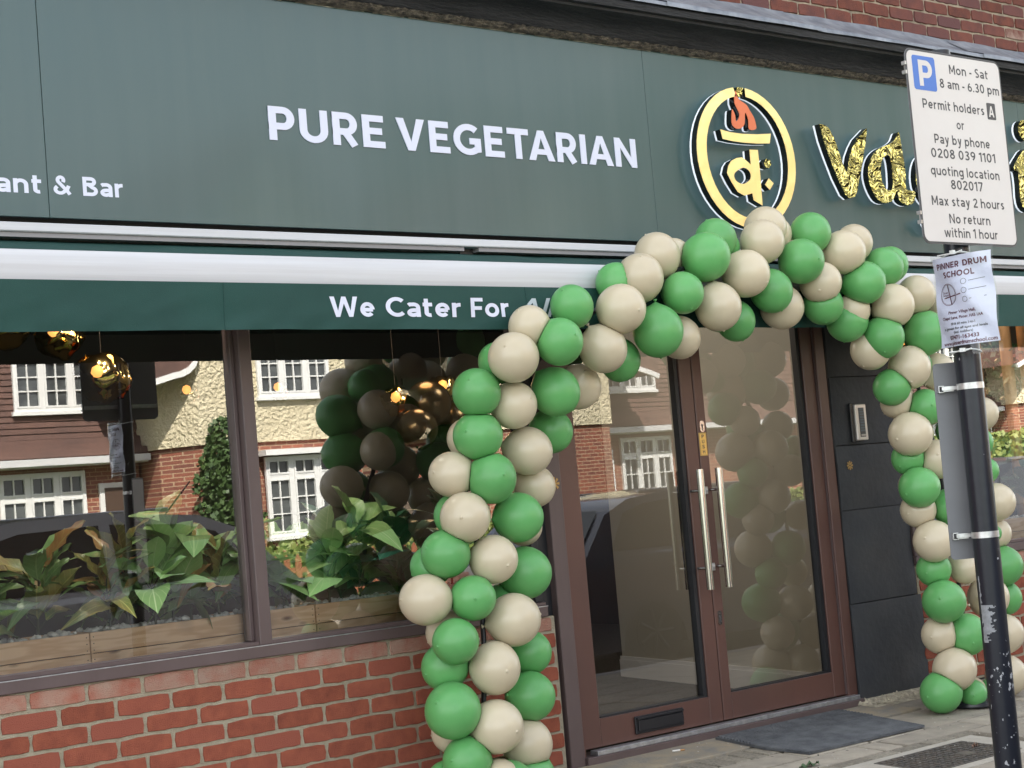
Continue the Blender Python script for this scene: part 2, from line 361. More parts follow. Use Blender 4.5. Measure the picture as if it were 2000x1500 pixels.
def write(body, x0, x1, zb, cap, parent, m, place, th=None, w=.19, gap=.13, sp=.36, slant=0.0, name='letter', single=None):
    """place(x, z, layer) -> 3D point; th = thickness for raised letters; single=True joins the whole word"""
    h = w / 2; cur = 0; items = []; prev = ''
    for ch in body:
        if ch == ' ': cur += sp; continue
        gw, st, pg = glyph(ch, h);
        if items and 'A' in (prev, ch): cur -= .045 + (.10 if {'T'} & {prev, ch} else 0)
        prev = ch; items.append((cur, st, pg)); cur += gw + gap
    tot = cur - gap; sx_ = (x1 - x0) / tot
    outs = []; mb_ = MB()
    for off, st, pg in items:
        mb = mb_ if single else MB(); lay = 0
        T = lambda p, l: place(x0 + (off + p[0] + slant * p[1]) * sx_, zb + p[1] * cap, l)
        for s in st:
            Lp, Rp, cl = stroke_poly(s, h); k = len(Lp); lay += 1
            V = [T(p, lay) for p in Lp] + [T(p, lay) for p in Rp]; F = [(i, i + 1, k + i + 1, k + i) for i in range(k - 1)]
            if th:
                V += [(p[0], p[1] + th, p[2]) for p in V]; q = 2 * k
                F += [(i, q + i, q + i + 1, i + 1) for i in range(k - 1)] + [(k + i, k + i + 1, q + k + i + 1, q + k + i) for i in range(k - 1)]
                if not cl: F += [(0, k, q + k, q), (k - 1, q + k - 1, q + 2 * k - 1, 2 * k - 1)]
            mb.add(V, F)
        for P in pg:
            lay += 1; k = len(P); V = [T(p, lay) for p in P]; F = [tuple(range(k))]
            if th: V += [(p[0], p[1] + th, p[2]) for p in V]; F += [(i, (i + 1) % k, k + (i + 1) % k, k + i) for i in range(k)]
            mb.add(V, F)
        if not single: outs.append(mb.build(name, m, parent, fix=False))
    if single: outs.append(mb_.build(name, m, parent, fix=False))
    return outs
# ------------------------------------------------------------------ palette
m_brick = mat('red_brick', (0.41, 0.122, 0.070), 0.85, var=(0.27, 0.078, 0.05), vs_=18, bump=0.9, bs=260, rnd_amt=0.20, rnd_col=(0.27, 0.082, 0.055), spec=0.2, detail=8)
m_hazebrick = mat('cement_smeared_brick', (0.34, 0.12, 0.08), 0.9, var=(0.38, 0.26, 0.20), vs_=9, bump=0.8, bs=200, rnd_amt=0.12, spec=0.2)
m_oldbrick = mat('weathered_brick', (0.24, 0.080, 0.052), 0.9, var=(0.125, 0.052, 0.044), vs_=12, bump=0.9, bs=160, rnd_amt=0.30, rnd_col=(0.10, 0.048, 0.048), spec=0.2)
m_stainbrick = mat('whitish_stained_brick', (0.16, 0.055, 0.042), 0.95, var=(0.36, 0.27, 0.22), vs_=14, bump=0.9, bs=160, rnd_amt=0.2, spec=0.2)
m_mortar = mat('mortar', (0.42, 0.375, 0.28), 0.95, var=(0.33, 0.29, 0.21), vs_=25, bump=1.0, bs=180, spec=0.1)
m_oldmortar = mat('old_mortar', (0.44, 0.37, 0.28), 0.95, var=(0.22, 0.19, 0.15), vs_=10, bump=1.0, bs=120, spec=0.1)
m_frame = mat('purple_brown_frame', (0.092, 0.064, 0.062), 0.42, var=(0.112, 0.080, 0.078), vs_=6, stretch=(1, 1, .3), bump=0.05, bs=40)
m_door = mat('red_brown_door', (0.110, 0.052, 0.041), 0.36, var=(0.092, 0.046, 0.038), vs_=5, stretch=(1, 1, .3), bump=0.05, bs=40)
m_gasket = mat('black_gasket', (0.012, 0.013, 0.016), 0.5)
m_black = mat('black_plastic', (0.015, 0.015, 0.018), 0.35)
m_steel = mat('polished_steel', (0.62, 0.60, 0.56), 0.16, metal=1.0)
m_alu = mat('aluminium_strip', (0.55, 0.56, 0.58), 0.4, metal=0.8, var=(0.35, .35, .37), vs_=30)
m_pier = mat('charcoal_painted_stone', (0.034, 0.037, 0.043), 0.7, var=(0.052, 0.054, 0.057), vs_=3, bump=0.35, bs=28, spec=0.35)
m_concrete = mat('rough_concrete', (0.55, 0.49, 0.36), 0.95, var=(0.26, 0.23, 0.18), vs_=26, bump=1.0, bs=60)
m_apron = mat('stained_stone', (0.34, 0.28, 0.19), 0.9, var=(0.21, 0.20, 0.18), vs_=7, bump=0.6, bs=70)
m_slab = mat('paving_stone', (0.38, 0.335, 0.268), 0.9, var=(0.26, 0.235, 0.195), vs_=9, bump=0.6, bs=130, rnd_amt=0.14, detail=9)
m_paver = mat('paving_block', (0.32, 0.285, 0.225), 0.92, var=(0.17, 0.155, 0.125), vs_=70, bump=1.0, bs=160, rnd_amt=0.18)
m_sand = mat('joint_sand', (0.075, 0.065, 0.05), 0.95, var=(0.045, 0.04, 0.03), vs_=30, bump=0.6, bs=100)
m_kerb = mat('granite_kerb', (0.30, 0.29, 0.28), 0.85, var=(0.2, 0.19, 0.19), vs_=40, bump=0.4)
m_asphalt = mat('asphalt', (0.055, 0.055, 0.057), 0.9, var=(0.075, 0.074, 0.072), vs_=60, bump=0.6, bs=200)
m_iron = mat('cast_iron', (0.11, 0.105, 0.10), 0.62, metal=0.4, var=(0.17, 0.145, 0.12), vs_=12, bump=0.4, bs=90)
m_rubber = mat('rubber_mat', (0.066, 0.071, 0.080), 0.75, var=(0.13, 0.137, 0.145), vs_=11, bump=1.0, bs=200, detail=9)
m_cornice = mat('black_cornice_paint', (0.010, 0.011, 0.013), 0.6, spec=0.3, var=(0.026, 0.027, 0.03), vs_=5, stretch=(.5, 3, 3), bump=0.6, bs=35)
m_crust = mat('flaking_edge', (0.020, 0.018, 0.016), 0.9, var=(0.15, 0.125, 0.095), vs_=38, stretch=(.8, 1, 2.0), bump=1.0, bs=60)
m_putty = mat('pale_putty_line', (0.50, 0.48, 0.40), 0.9, var=(0.12, 0.11, 0.09), vs_=16)
m_lead = mat('lead_flashing', (0.13, 0.145, 0.17), 0.5, metal=0.35, var=(0.28, 0.30, 0.33), vs_=7, stretch=(1.2, 1, 1), bump=0.35, bs=14)
m_white_bar = mat('white_powder_coat', (0.57, 0.58, 0.61), 0.38, var=(0.50, 0.50, 0.52), vs_=3.5, stretch=(.2, 3, 14), bump=0.05, bs=12)
m_cloth = mat('green_awning_cloth', (0.010, 0.048, 0.041), 0.7, var=(0.013, 0.060, 0.050), vs_=3, bump=0.15, bs=350, spec=0.35)
m_white = mat('white_vinyl', (0.62, 0.645, 0.77), 0.45)
m_greyvinyl = mat('pale_grey_vinyl', (0.46, 0.50, 0.53), 0.45)
m_gold = mat('gold_mirror', (0.93, 0.72, 0.30), 0.10, metal=1.0)
m_goldflat = mat('gold_mirror_calm', (0.96, 0.77, 0.36), 0.30, metal=1.0, bump=0.3, bs=6, bd=.02)
m_orange = mat('orange_acrylic', (0.72, 0.17, 0.06), 0.35, var=(0.62, .14, .05), vs_=5)
m_blackmirror = mat('black_mirror', (0.012, 0.014, 0.014), 0.12)
m_halo = mat('lit_white_acrylic', (0.85, 0.87, 0.92), 0.4, emit=(0.8, 0.88, 1.0), es=0.13)
m_green = mat('green_latex', (0.100, 0.325, 0.100), 0.36, var=(0.12, 0.38, 0.12), vs_=6, rnd_amt=0.06, spec=0.45)
m_beige = mat('pearl_beige_latex', (0.565, 0.495, 0.355), 0.31, var=(0.53, 0.46, 0.325), vs_=5, rnd_amt=0.05, spec=0.6)
m_bronze = mat('chrome_bronze_balloon', (0.10, 0.07, 0.035), 0.25, metal=0.9)
m_post = mat('black_post_paint', (0.012, 0.014, 0.021), 0.30, spec=0.35, bump=0.06, bs=30)
m_signgrey = mat('grey_sign_back', (0.17, 0.175, 0.185), 0.5, metal=0.2, var=(0.15, 0.155, 0.165), vs_=6)
m_signface = mat('sign_reflective_white', (0.66, 0.63, 0.61), 0.5, var=(0.62, 0.585, 0.565), vs_=3)
m_signblack = mat('sign_black', (0.055, 0.055, 0.06), 0.5)
m_signblue = mat('sign_blue', (0.055, 0.16, 0.52), 0.45)
m_clip = mat('galvanised_clip', (0.62, 0.62, 0.62), 0.35, metal=0.75, var=(0.4, .4, .4), vs_=40)
m_paper = mat('poster_paper', (0.84, 0.84, 1.0), 0.6, bump=0.5, bs=7, bd=.03)
m_ink = mat('maroon_ink', (0.14, 0.03, 0.06), 0.7)
m_sleeve = mat('plastic_sleeve', (0.75, 0.78, 0.78), 0.15)
m_wood = None
m_leafA = mat('fig_leaf', (0.17, 0.33, 0.10), 0.38, var=(0.25, 0.40, 0.14), vs_=9, rnd_amt=0.3, bump=0.2, bs=30)
m_leafB = mat('croton_leaf', (0.14, 0.24, 0.06), 0.38, var=(0.34, 0.22, 0.06), vs_=9, rnd_amt=0.3, rnd_col=(0.30, 0.15, 0.05), bump=0.2, bs=30)
m_leafC = mat('dark_leaf', (0.02, 0.075, 0.045), 0.33, var=(0.03, 0.12, 0.06), vs_=9, rnd_amt=0.3)
m_stem = mat('plant_stem', (0.05, 0.06, 0.03), 0.6)
m_pebble = mat('white_pebble', (0.86, 0.85, 0.80), 0.6, var=(0.7, 0.68, 0.63), vs_=20, bump=0.3, bs=60)
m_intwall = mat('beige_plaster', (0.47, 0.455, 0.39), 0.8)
m_skirt = mat('white_skirting', (0.75, 0.76, 0.76), 0.45)
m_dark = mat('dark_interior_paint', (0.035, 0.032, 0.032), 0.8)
m_carpet = mat('brown_carpet', (0.055, 0.045, 0.036), 0.95, var=(0.10, 0.085, 0.07), vs_=60, bump=0.6, bs=200)
m_glass = glass_mat('window_glass', 6.0, wob=0.0)
m_doorglass = glass_mat('door_glass', 3.5)
m_bulb = mat('lit_bulb', (1, 0.5, 0.15), 0.4, emit=(1.0, 0.36, 0.08), es=.42)
m_pend = mat('molten_gold_glass', (0.62, 0.44, 0.16), 0.10, metal=1.0)
m_spot = mat('lit_spot', (1, 0.9, 0.8), 0.4, emit=(1.0, 0.85, 0.65), es=1.5)
# opposite side
m_render = mat('cream_roughcast', (0.74, 0.66, 0.46), 0.95, var=(0.68, 0.60, 0.41), vs_=3, bump=1.0, bs=15, bd=.12)
m_tile = mat('clay_tile', (0.15, 0.082, 0.064), 0.85, var=(0.10, 0.058, 0.048), vs_=3, bump=0.5, bs=20, rnd_amt=0.1)
m_tile_red = mat('red_clay_tile', (0.26, 0.07, 0.04), 0.85, var=(0.18, 0.055, 0.035), vs_=3, bump=0.5, bs=20)
m_upvc = mat('white_window_frame', (0.76, 0.76, 0.74), 0.4)
m_pane = mat('dark_house_glass', (0.03, 0.035, 0.038), 0.06, var=(0.10, 0.11, 0.11), vs_=2.5)
m_fascia_w = mat('white_gutter', (0.6, 0.6, 0.6), 0.5)
m_hedge = mat('hedge_leaf', (0.10, 0.15, 0.03), 0.6, var=(0.20, 0.22, 0.05), vs_=2.5)
m_ivy = mat('shrub_leaf', (0.035, 0.075, 0.02), 0.55, var=(0.07, 0.12, 0.03), vs_=2.5)
m_tree = mat('tree_leaf', (0.04, 0.08, 0.02), 0.6, var=(0.08, 0.12, 0.03), vs_=1.5)
m_bark = mat('bark', (0.12, 0.09, 0.065), 0.9, bump=0.8, bs=20)
m_fence = mat('weathered_boards', (0.17, 0.125, 0.09), 0.85, var=(0.11, 0.08, 0.06), vs_=6, stretch=(4, 4, .4), rnd_amt=0.15)
m_picket = mat('red_brown_picket', (0.25, 0.085, 0.04), 0.7)
m_carblack = mat('graphite_car_paint', (0.13, 0.13, 0.15), 0.2, coat=1.0)
m_carnavy = mat('silver_car_paint', (0.42, 0.43, 0.45), 0.28, coat=0.9)
m_cargrey = mat('grey_car_paint', (0.22, 0.23, 0.24), 0.35, coat=0.5)
m_carglass = mat('car_glass', (0.03, 0.036, 0.034), 0.03, spec=1.0, coat=1.0)
m_tyre = mat('tyre', (0.02, 0.02, 0.02), 0.8)
m_rim = mat('alloy_rim', (0.10, 0.10, 0.10), 0.4, metal=0.5)
m_lampred = mat('tail_lamp', (0.35, 0.01, 0.01), 0.2)
m_plate = mat('yellow_plate', (0.72, 0.48, 0.05), 0.4)
m_lawn = mat('lawn', (0.06, 0.10, 0.02), 0.95, var=(0.09, 0.13, 0.03), vs_=20, bump=1, bs=80)

def far_brick_mat(name='house_brick', c1=(.30, .10, .06), c2=(.19, .07, .05), mo=(.42, .30, .20)):
    m = mat(name, (0.3, 0.1, 0.07), 0.9); N, L = links_of(m); b = N['Principled BSDF']
    tc = N.new('ShaderNodeTexCoord'); sp = N.new('ShaderNodeSeparateXYZ'); cb = N.new('ShaderNodeCombineXYZ')
    L.new(tc.outputs['Object'], sp.inputs[0]); L.new(sp.outputs['X'], cb.inputs['X']); L.new(sp.outputs['Z'], cb.inputs['Y'])
    bt = N.new('ShaderNodeTexBrick'); bt.inputs['Scale'].default_value = 1.0; bt.inputs['Brick Width'].default_value = .225
    bt.inputs['Row Height'].default_value = .075; bt.inputs['Mortar Size'].default_value = .009; bt.inputs['Mortar Smooth'].default_value = .2
    bt.inputs['Color1'].default_value = (*c1, 1); bt.inputs['Color2'].default_value = (*c2, 1); bt.inputs['Mortar'].default_value = (*mo, 1)
    L.new(cb.outputs[0], bt.inputs['Vector']); L.new(bt.outputs['Color'], b.inputs['Base Color'])
    return m
m_farbrick = far_brick_mat()
m_upbrick = far_brick_mat('upper_brick', (.22, .075, .05), (.11, .05, .045), (.36, .30, .23))
m_sidebrick = far_brick_mat('side_brick', (.38, .11, .065), (.26, .075, .05), (.38, .33, .25))

def wood_mat():
    m = mat('pine_plank', (0.6, 0.4, 0.2), 0.62); N, L = links_of(m); b = N['Principled BSDF']
    tc = N.new('ShaderNodeTexCoord'); oi = N.new('ShaderNodeObjectInfo')
    ad = N.new('ShaderNodeVectorMath'); ad.operation = 'ADD'; L.new(tc.outputs['Object'], ad.inputs[0])
    sc_ = N.new('ShaderNodeVectorMath'); sc_.operation = 'SCALE'; sc_.inputs['Scale'].default_value = 9.0
    cbx = N.new('ShaderNodeCombineXYZ'); L.new(oi.outputs['Random'], cbx.inputs['X']); L.new(oi.outputs['Random'], cbx.inputs['Z'])
    L.new(cbx.outputs[0], sc_.inputs[0]); L.new(sc_.outputs[0], ad.inputs[1])
    mp = N.new('ShaderNodeMapping'); mp.inputs['Scale'].default_value = (1.0, 6, 7.0); L.new(ad.outputs[0], mp.inputs['Vector'])
    dn = N.new('ShaderNodeTexNoise'); dn.inputs['Scale'].default_value = 1.7; dn.inputs['Detail'].default_value = 3; L.new(mp.outputs[0], dn.inputs['Vector'])
    ri = N.new('ShaderNodeMath'); ri.operation = 'MULTIPLY'; ri.inputs[1].default_value = 46; L.new(dn.outputs['Fac'], ri.inputs[0])
    sn = N.new('ShaderNodeMath'); sn.operation = 'SINE'; L.new(ri.outputs[0], sn.inputs[0])
    cr = N.new('ShaderNodeValToRGB'); e = cr.color_ramp.elements
    e[0].position = 0.0; e[0].color = (0.70, 0.44, 0.25, 1); e[1].position = 0.75; e[1].color = (0.86, 0.60, 0.38, 1)
    mr = N.new('ShaderNodeMapRange'); mr.inputs['From Min'].default_value = -1; L.new(sn.outputs[0], mr.inputs['Value']); L.new(mr.outputs[0], cr.inputs['Fac'])
    # knots
    mp2 = N.new('ShaderNodeMapping'); mp2.inputs['Scale'].default_value = (2.6, 1, 7.0); L.new(ad.outputs[0], mp2.inputs['Vector'])
    vo = N.new('ShaderNodeTexVoronoi'); vo.inputs['Scale'].default_value = 1.3; L.new(mp2.outputs[0], vo.inputs['Vector'])
    k = N.new('ShaderNodeMapRange'); k.inputs['From Min'].default_value = 0.03; k.inputs['From Max'].default_value = 0.11; k.inputs['To Min'].default_value = 1; k.inputs['To Max'].default_value = 0
    L.new(vo.outputs['Distance'], k.inputs['Value'])
    mx = N.new('ShaderNodeMix'); mx.data_type = 'RGBA'; L.new(k.outputs[0], mx.inputs['Factor']); L.new(cr.outputs[0], mx.inputs['A']); mx.inputs['B'].default_value = (0.20, 0.09, 0.04, 1)
    # scorched shading patches
    n3 = N.new('ShaderNodeTexNoise'); n3.inputs['Scale'].default_value = 3.5; L.new(ad.outputs[0], n3.inputs['Vector'])
    r3 = N.new('ShaderNodeMapRange'); r3.inputs['From Min'].default_value = .58; r3.inputs['From Max'].default_value = .72; r3.inputs['To Max'].default_value = .7; L.new(n3.outputs['Fac'], r3.inputs['Value'])
    m3 = N.new('ShaderNodeMix'); m3.data_type = 'RGBA'; L.new(r3.outputs[0], m3.inputs['Factor']); L.new(mx.outputs['Result'], m3.inputs['A']); m3.inputs['B'].default_value = (0.24, 0.14, 0.08, 1)
    L.new(m3.outputs['Result'], b.inputs['Base Color'])
    return m
m_wood = wood_mat()

def gold_crumple():
    m = mat('crumpled_gold', (0.90, 0.74, 0.22), 0.13, metal=1.0); N, L = links_of(m); b = N['Principled BSDF']
    tc = N.new('ShaderNodeTexCoord'); n = N.new('ShaderNodeTexNoise'); n.inputs['Scale'].default_value = 9; n.inputs['Detail'].default_value = 1.4; n.inputs['Distortion'].default_value = 2.6
    bp = N.new('ShaderNodeBump'); bp.inputs['Strength'].default_value = 1.0; bp.inputs['Distance'].default_value = 0.2
    L.new(tc.outputs['Object'], n.inputs['Vector']); L.new(n.outputs['Fac'], bp.inputs['Height']); L.new(bp.outputs['Normal'], b.inputs['Normal'])
    return m
m_crumple = gold_crumple()

def fascia_mat():
    m = mat('dark_green_fascia', (0.026, 0.078, 0.074), 0.34, spec=0.60); N, L = links_of(m); b = N['Principled BSDF']
    tc = N.new('ShaderNodeTexCoord'); n = N.new('ShaderNodeTexNoise'); n.inputs['Scale'].default_value = 1.3; n.inputs['Detail'].default_value = 2
    bp = N.new('ShaderNodeBump'); bp.inputs['Strength'].default_value = .15; bp.inputs['Distance'].default_value = 0.02
    L.new(tc.outputs['Object'], n.inputs['Vector']); L.new(n.outputs['Fac'], bp.inputs['Height']); L.new(bp.outputs['Normal'], b.inputs['Normal'])
    n2 = N.new('ShaderNodeTexNoise'); n2.inputs['Scale'].default_value = 5; n2.inputs['Detail'].default_value = 8
    mpf = N.new('ShaderNodeMapping'); mpf.inputs['Scale'].default_value = (2.2, 2.2, .16); L.new(tc.outputs['Object'], mpf.inputs['Vector']); L.new(mpf.outputs[0], n2.inputs['Vector'])
    r = N.new('ShaderNodeMapRange'); r.inputs['To Min'].default_value = .27; r.inputs['To Max'].default_value = .44
    L.new(n2.outputs['Fac'], r.inputs['Value']); L.new(r.outputs[0], b.inputs['Roughness'])
    cf = N.new('ShaderNodeValToRGB'); cf.color_ramp.elements[0].position = .35; cf.color_ramp.elements[0].color = (0.025, 0.070, 0.070, 1); cf.color_ramp.elements[1].position = .75; cf.color_ramp.elements[1].color = (0.038, 0.082, 0.082, 1)
    L.new(n2.outputs['Fac'], cf.inputs['Fac']); L.new(cf.outputs['Color'], b.inputs['Base Color'])
    b.inputs['Coat Weight'].default_value = 0.16; b.inputs['Coat Roughness'].default_value = 0.10
    return m
m_fascia = fascia_mat()

def post_chips(m):
    """scratched paint showing bare metal, heavier on the lower part"""
    N, L = links_of(m); b = N['Principled BSDF']
    tc = N.new('ShaderNodeTexCoord'); n = N.new('ShaderNodeTexNoise'); n.inputs['Scale'].default_value = 95; n.inputs['Detail'].default_value = 4
    mp = N.new('ShaderNodeMapping'); mp.inputs['Scale'].default_value = (1, 1, .55); L.new(tc.outputs['Object'], mp.inputs['Vector']); L.new(mp.outputs[0], n.inputs['Vector'])
    n2 = N.new('ShaderNodeTexNoise'); n2.inputs['Scale'].default_value = 5; n2.inputs['Detail'].default_value = 1; L.new(tc.outputs['Object'], n2.inputs['Vector'])
    sp = N.new('ShaderNodeSeparateXYZ'); L.new(tc.outputs['Object'], sp.inputs[0])
    zr = N.new('ShaderNodeMapRange'); zr.inputs['From Min'].default_value = 0.3; zr.inputs['From Max'].default_value = 1.25; zr.inputs['To Min'].default_value = .14; zr.inputs['To Max'].default_value = -.02
    L.new(sp.outputs['Z'], zr.inputs['Value'])
    a = N.new('ShaderNodeMath'); a.operation = 'ADD'; L.new(n.outputs['Fac'], a.inputs[0]); L.new(zr.outputs[0], a.inputs[1])
    s = N.new('ShaderNodeMath'); s.operation = 'MULTIPLY_ADD'; s.inputs[1].default_value = .35; L.new(n2.outputs['Fac'], s.inputs[0]); L.new(a.outputs[0], s.inputs[2])
    g = N.new('ShaderNodeMath'); g.operation = 'GREATER_THAN'; g.inputs[1].default_value = 0.93; L.new(s.outputs[0], g.inputs[0])
    mx = N.new('ShaderNodeMix'); mx.data_type = 'RGBA'; mx.inputs['A'].default_value = (.012, .014, .021, 1); mx.inputs['B'].default_value = (.33, .34, .36, 1)
    L.new(g.outputs[0], mx.inputs['Factor']); L.new(mx.outputs['Result'], b.inputs['Base Color'])
post_chips(m_post)

def add_veins(m, col, amt=.75):
    """pale midrib and side veins laid along the leaf"""
    N, L = links_of(m); b = N['Principled BSDF']; src = b.inputs['Base Color'].links[0].from_socket
    tc = N.new('ShaderNodeTexCoord'); sp = N.new('ShaderNodeSeparateXYZ'); L.new(tc.outputs['Object'], sp.inputs[0])
    ab = N.new('ShaderNodeMath'); ab.operation = 'ABSOLUTE'; L.new(sp.outputs['X'], ab.inputs[0])
    mid = N.new('ShaderNodeMath'); mid.operation = 'LESS_THAN'; mid.inputs[1].default_value = .0022; L.new(ab.outputs[0], mid.inputs[0])
    ma = N.new('ShaderNodeMath'); ma.operation = 'MULTIPLY_ADD'; ma.inputs[1].default_value = -1.0; L.new(ab.outputs[0], ma.inputs[0]); L.new(sp.outputs['Y'], ma.inputs[2])
    sc_ = N.new('ShaderNodeMath'); sc_.operation = 'MULTIPLY'; sc_.inputs[1].default_value = 260; L.new(ma.outputs[0], sc_.inputs[0])
    sn = N.new('ShaderNodeMath'); sn.operation = 'SINE'; L.new(sc_.outputs[0], sn.inputs[0])
    gt = N.new('ShaderNodeMapRange'); gt.inputs['From Min'].default_value = .86; gt.inputs['From Max'].default_value = 1; gt.inputs['To Max'].default_value = .55; L.new(sn.outputs[0], gt.inputs['Value'])
    mxm = N.new('ShaderNodeMath'); mxm.operation = 'MAXIMUM'; L.new(mid.outputs[0], mxm.inputs[0]); L.new(gt.outputs[0], mxm.inputs[1])
    mu = N.new('ShaderNodeMath'); mu.operation = 'MULTIPLY'; mu.inputs[1].default_value = amt; L.new(mxm.outputs[0], mu.inputs[0])
    mx = N.new('ShaderNodeMix'); mx.data_type = 'RGBA'; L.new(mu.outputs[0], mx.inputs['Factor']); L.new(src, mx.inputs['A']); mx.inputs['B'].default_value = (*col, 1)
    L.new(mx.outputs['Result'], b.inputs['Base Color'])
m_leafA2 = mat('fig_leaf_pale', (0.20, 0.36, 0.11), 0.4, var=(0.27, 0.42, 0.15), vs_=9, rnd_amt=0.25)
for m_, c_ in ((m_leafA, (.34, .46, .20)), (m_leafA2, (.45, .55, .28)), (m_leafB, (.42, .40, .12)), (m_leafC, (.10, .2, .12))): add_veins(m_, c_)

def add_specks(m, col, scale=11, size=.045):
    N, L = links_of(m); b = N['Principled BSDF']; src = b.inputs['Base Color'].links[0].from_socket
    tc = N.new('ShaderNodeTexCoord'); vo = N.new('ShaderNodeTexVoronoi'); vo.inputs['Scale'].default_value = scale; L.new(tc.outputs['Object'], vo.inputs['Vector'])
    lt = N.new('ShaderNodeMath'); lt.operation = 'LESS_THAN'; lt.inputs[1].default_value = size; L.new(vo.outputs['Distance'], lt.inputs[0])
    sp = N.new('ShaderNodeSeparateColor'); L.new(vo.outputs['Color'], sp.inputs[0]); g = N.new('ShaderNodeMath'); g.operation = 'GREATER_THAN'; g.inputs[1].default_value = .55; L.new(sp.outputs[0], g.inputs[0])
    mu = N.new('ShaderNodeMath'); mu.operation = 'MULTIPLY'; L.new(lt.outputs[0], mu.inputs[0]); L.new(g.outputs[0], mu.inputs[1])
    mx = N.new('ShaderNodeMix'); mx.data_type = 'RGBA'; L.new(mu.outputs[0], mx.inputs['Factor']); L.new(src, mx.inputs['A']); mx.inputs['B'].default_value = (*col, 1)
    L.new(mx.outputs['Result'], b.inputs['Base Color'])
add_specks(m_beige, (.22, .17, .11)); add_specks(m_slab, (.10, .09, .075), 14, .10)
# ------------------------------------------------------------------ ground, road, pavement
def struct(o, label=None): o['kind'] = 'structure'; return o
ROADZ = -0.26
mb = MB(); mb.add([(-120, -130, ROADZ - .01), (160, -130, ROADZ - .01), (160, 110, ROADZ - .01), (-120, 110, ROADZ - .01)], [(0, 1, 2, 3)])
struct(mb.build('ground', m_lawn))
mb = MB(); mb.add([(-60, -11.6, ROADZ), (90, -11.6, ROADZ), (90, -3.7, ROADZ), (-60, -3.7, ROADZ)], [(0, 1, 2, 3)])
struct(mb.build('road', m_asphalt))
mb = MB(); mb.box(-60, 90, -14.2, -11.75, ROADZ, -.13); struct(mb.build('far_pavement', m_paver))
pav = struct(MB().box(-30, 40, -3.55, .0, -.3, -0.022).build('pavement', m_sand))
pav.rotation_euler = (.04, 0, 0)       # crossfall towards the road
kerb = struct(bpy.data.objects.new('kerb', None)); C.objects.link(kerb)
kme = MB().box(0, .905, -.15, 0, ROADZ, 0.0, b=.012).data('kerb_stone', [m_kerb])
for i in range(-4, 14): link('kerb_stone', kme, kerb, (i * .915, -3.55, -.142))

def stone(name, poly, m, z=0.0, th=0.05, ch=0.004, parent=pav):
    """paving piece with a chamfered edge, polygon in x,y"""
    cx = sum(p[0] for p in poly) / len(poly); cy = sum(p[1] for p in poly) / len(poly); n = len(poly)
    def ins(k): 
        out = []
        for x, y in poly:
            d = math.hypot(x - cx, y - cy); out.append((x + (cx - x) / d * k * 1.4 - cx, y + (cy - y) / d * k * 1.4 - cy))
        return out
    a = ins(ch); vs = [(x - cx, y - cy, -th) for x, y in poly] + [(x - cx, y - cy, -ch) for x, y in poly] + [(x, y, 0) for x, y in a]
    fs = [tuple(2 * n + i for i in range(n))]
    for i in range(n):
        j = (i + 1) % n; fs += [(i, j, n + j, n + i), (n + i, n + j, 2 * n + j, 2 * n + i)]
    o = MB().add(vs, fs).build(name, m, parent, loc=(cx, cy, z)); return o
def rect(x0, x1, y0, y1, g=.0075):
    j = lambda: rnd.uniform(-.0025, .0025)
    return [(x0 + g + j(), y0 + g + j()), (x1 - g + j(), y0 + g + j()), (x1 - g + j(), y1 - g + j()), (x0 + g + j(), y1 - g + j())]
# rows parallel with the shop, read off the photograph
def row(y0, y1, x0, x1, w, m, name, off=0.0, holes=()):
    x = x0 + off - w
    while x < x1:
        a, b = max(x, x0), min(x + w, x1)
        if b - a > .03 and not any(a < h[1] - .02 and b > h[0] + .02 for h in holes):
            stone(name, rect(a, b, y0, y1), m, z=rnd.uniform(-.0025, .0015))
        x += w
stone('apron_stone', [(2.463, -.017), (2.50, -.254), (3.006, -.327), (3.42, -.329), (3.42, -.017)], m_apron, z=.004)
stone('apron_stone', [(3.425, -.017), (3.425, -.329), (4.60, -.334), (4.60, -.017)], m_apron, z=.003)
row(-.526, -.345, 2.2, 3.745, .105, m_paver, 'paving_block')
row(-.709, -.531, 1.7, 3.745, .60, m_slab, 'paving_slab', off=.42)
row(-.895, -.714, 1.7, 3.76, .60, m_slab, 'paving_slab', off=.12)
row(-.985, -.90, 2.2, 3.15, .205, m_paver, 'paving_block')
row(-.985, -.90, 3.155, 4.19, .205, m_paver, 'paving_block', off=.07)
row(-.345, -.02, 4.61, 8.3, .92, m_slab, 'paving_slab', off=.2)
row(-.709, -.35, 3.75, 8.3, .90, m_slab, 'paving_slab', off=.40)
row(-.895, -.714, 3.765, 8.3, .60, m_slab, 'paving_slab', off=.62)
row(-1.42, -.90, 4.20, 8.3, .60, m_slab, 'paving_slab', off=.3)
row(-1.42, -.99, -3.5, 3.145, .60, m_slab, 'paving_slab')
for k, y in enumerate((-1.425, -1.885, -2.345, -2.805, -3.265)):
    row(max(y - .455, -3.545), y, -3.5, 8.3, .62, m_slab, 'paving_slab', off=.31 * (k % 2))
row(-.40, -.03, -3.5, 2.45, .6, m_slab, 'paving_slab'); row(-.985, -.405, -3.5, 1.69, .6, m_slab, 'paving_slab', off=.3)
row(-.985, -.90, 1.7, 2.19, .205, m_paver, 'paving_block')

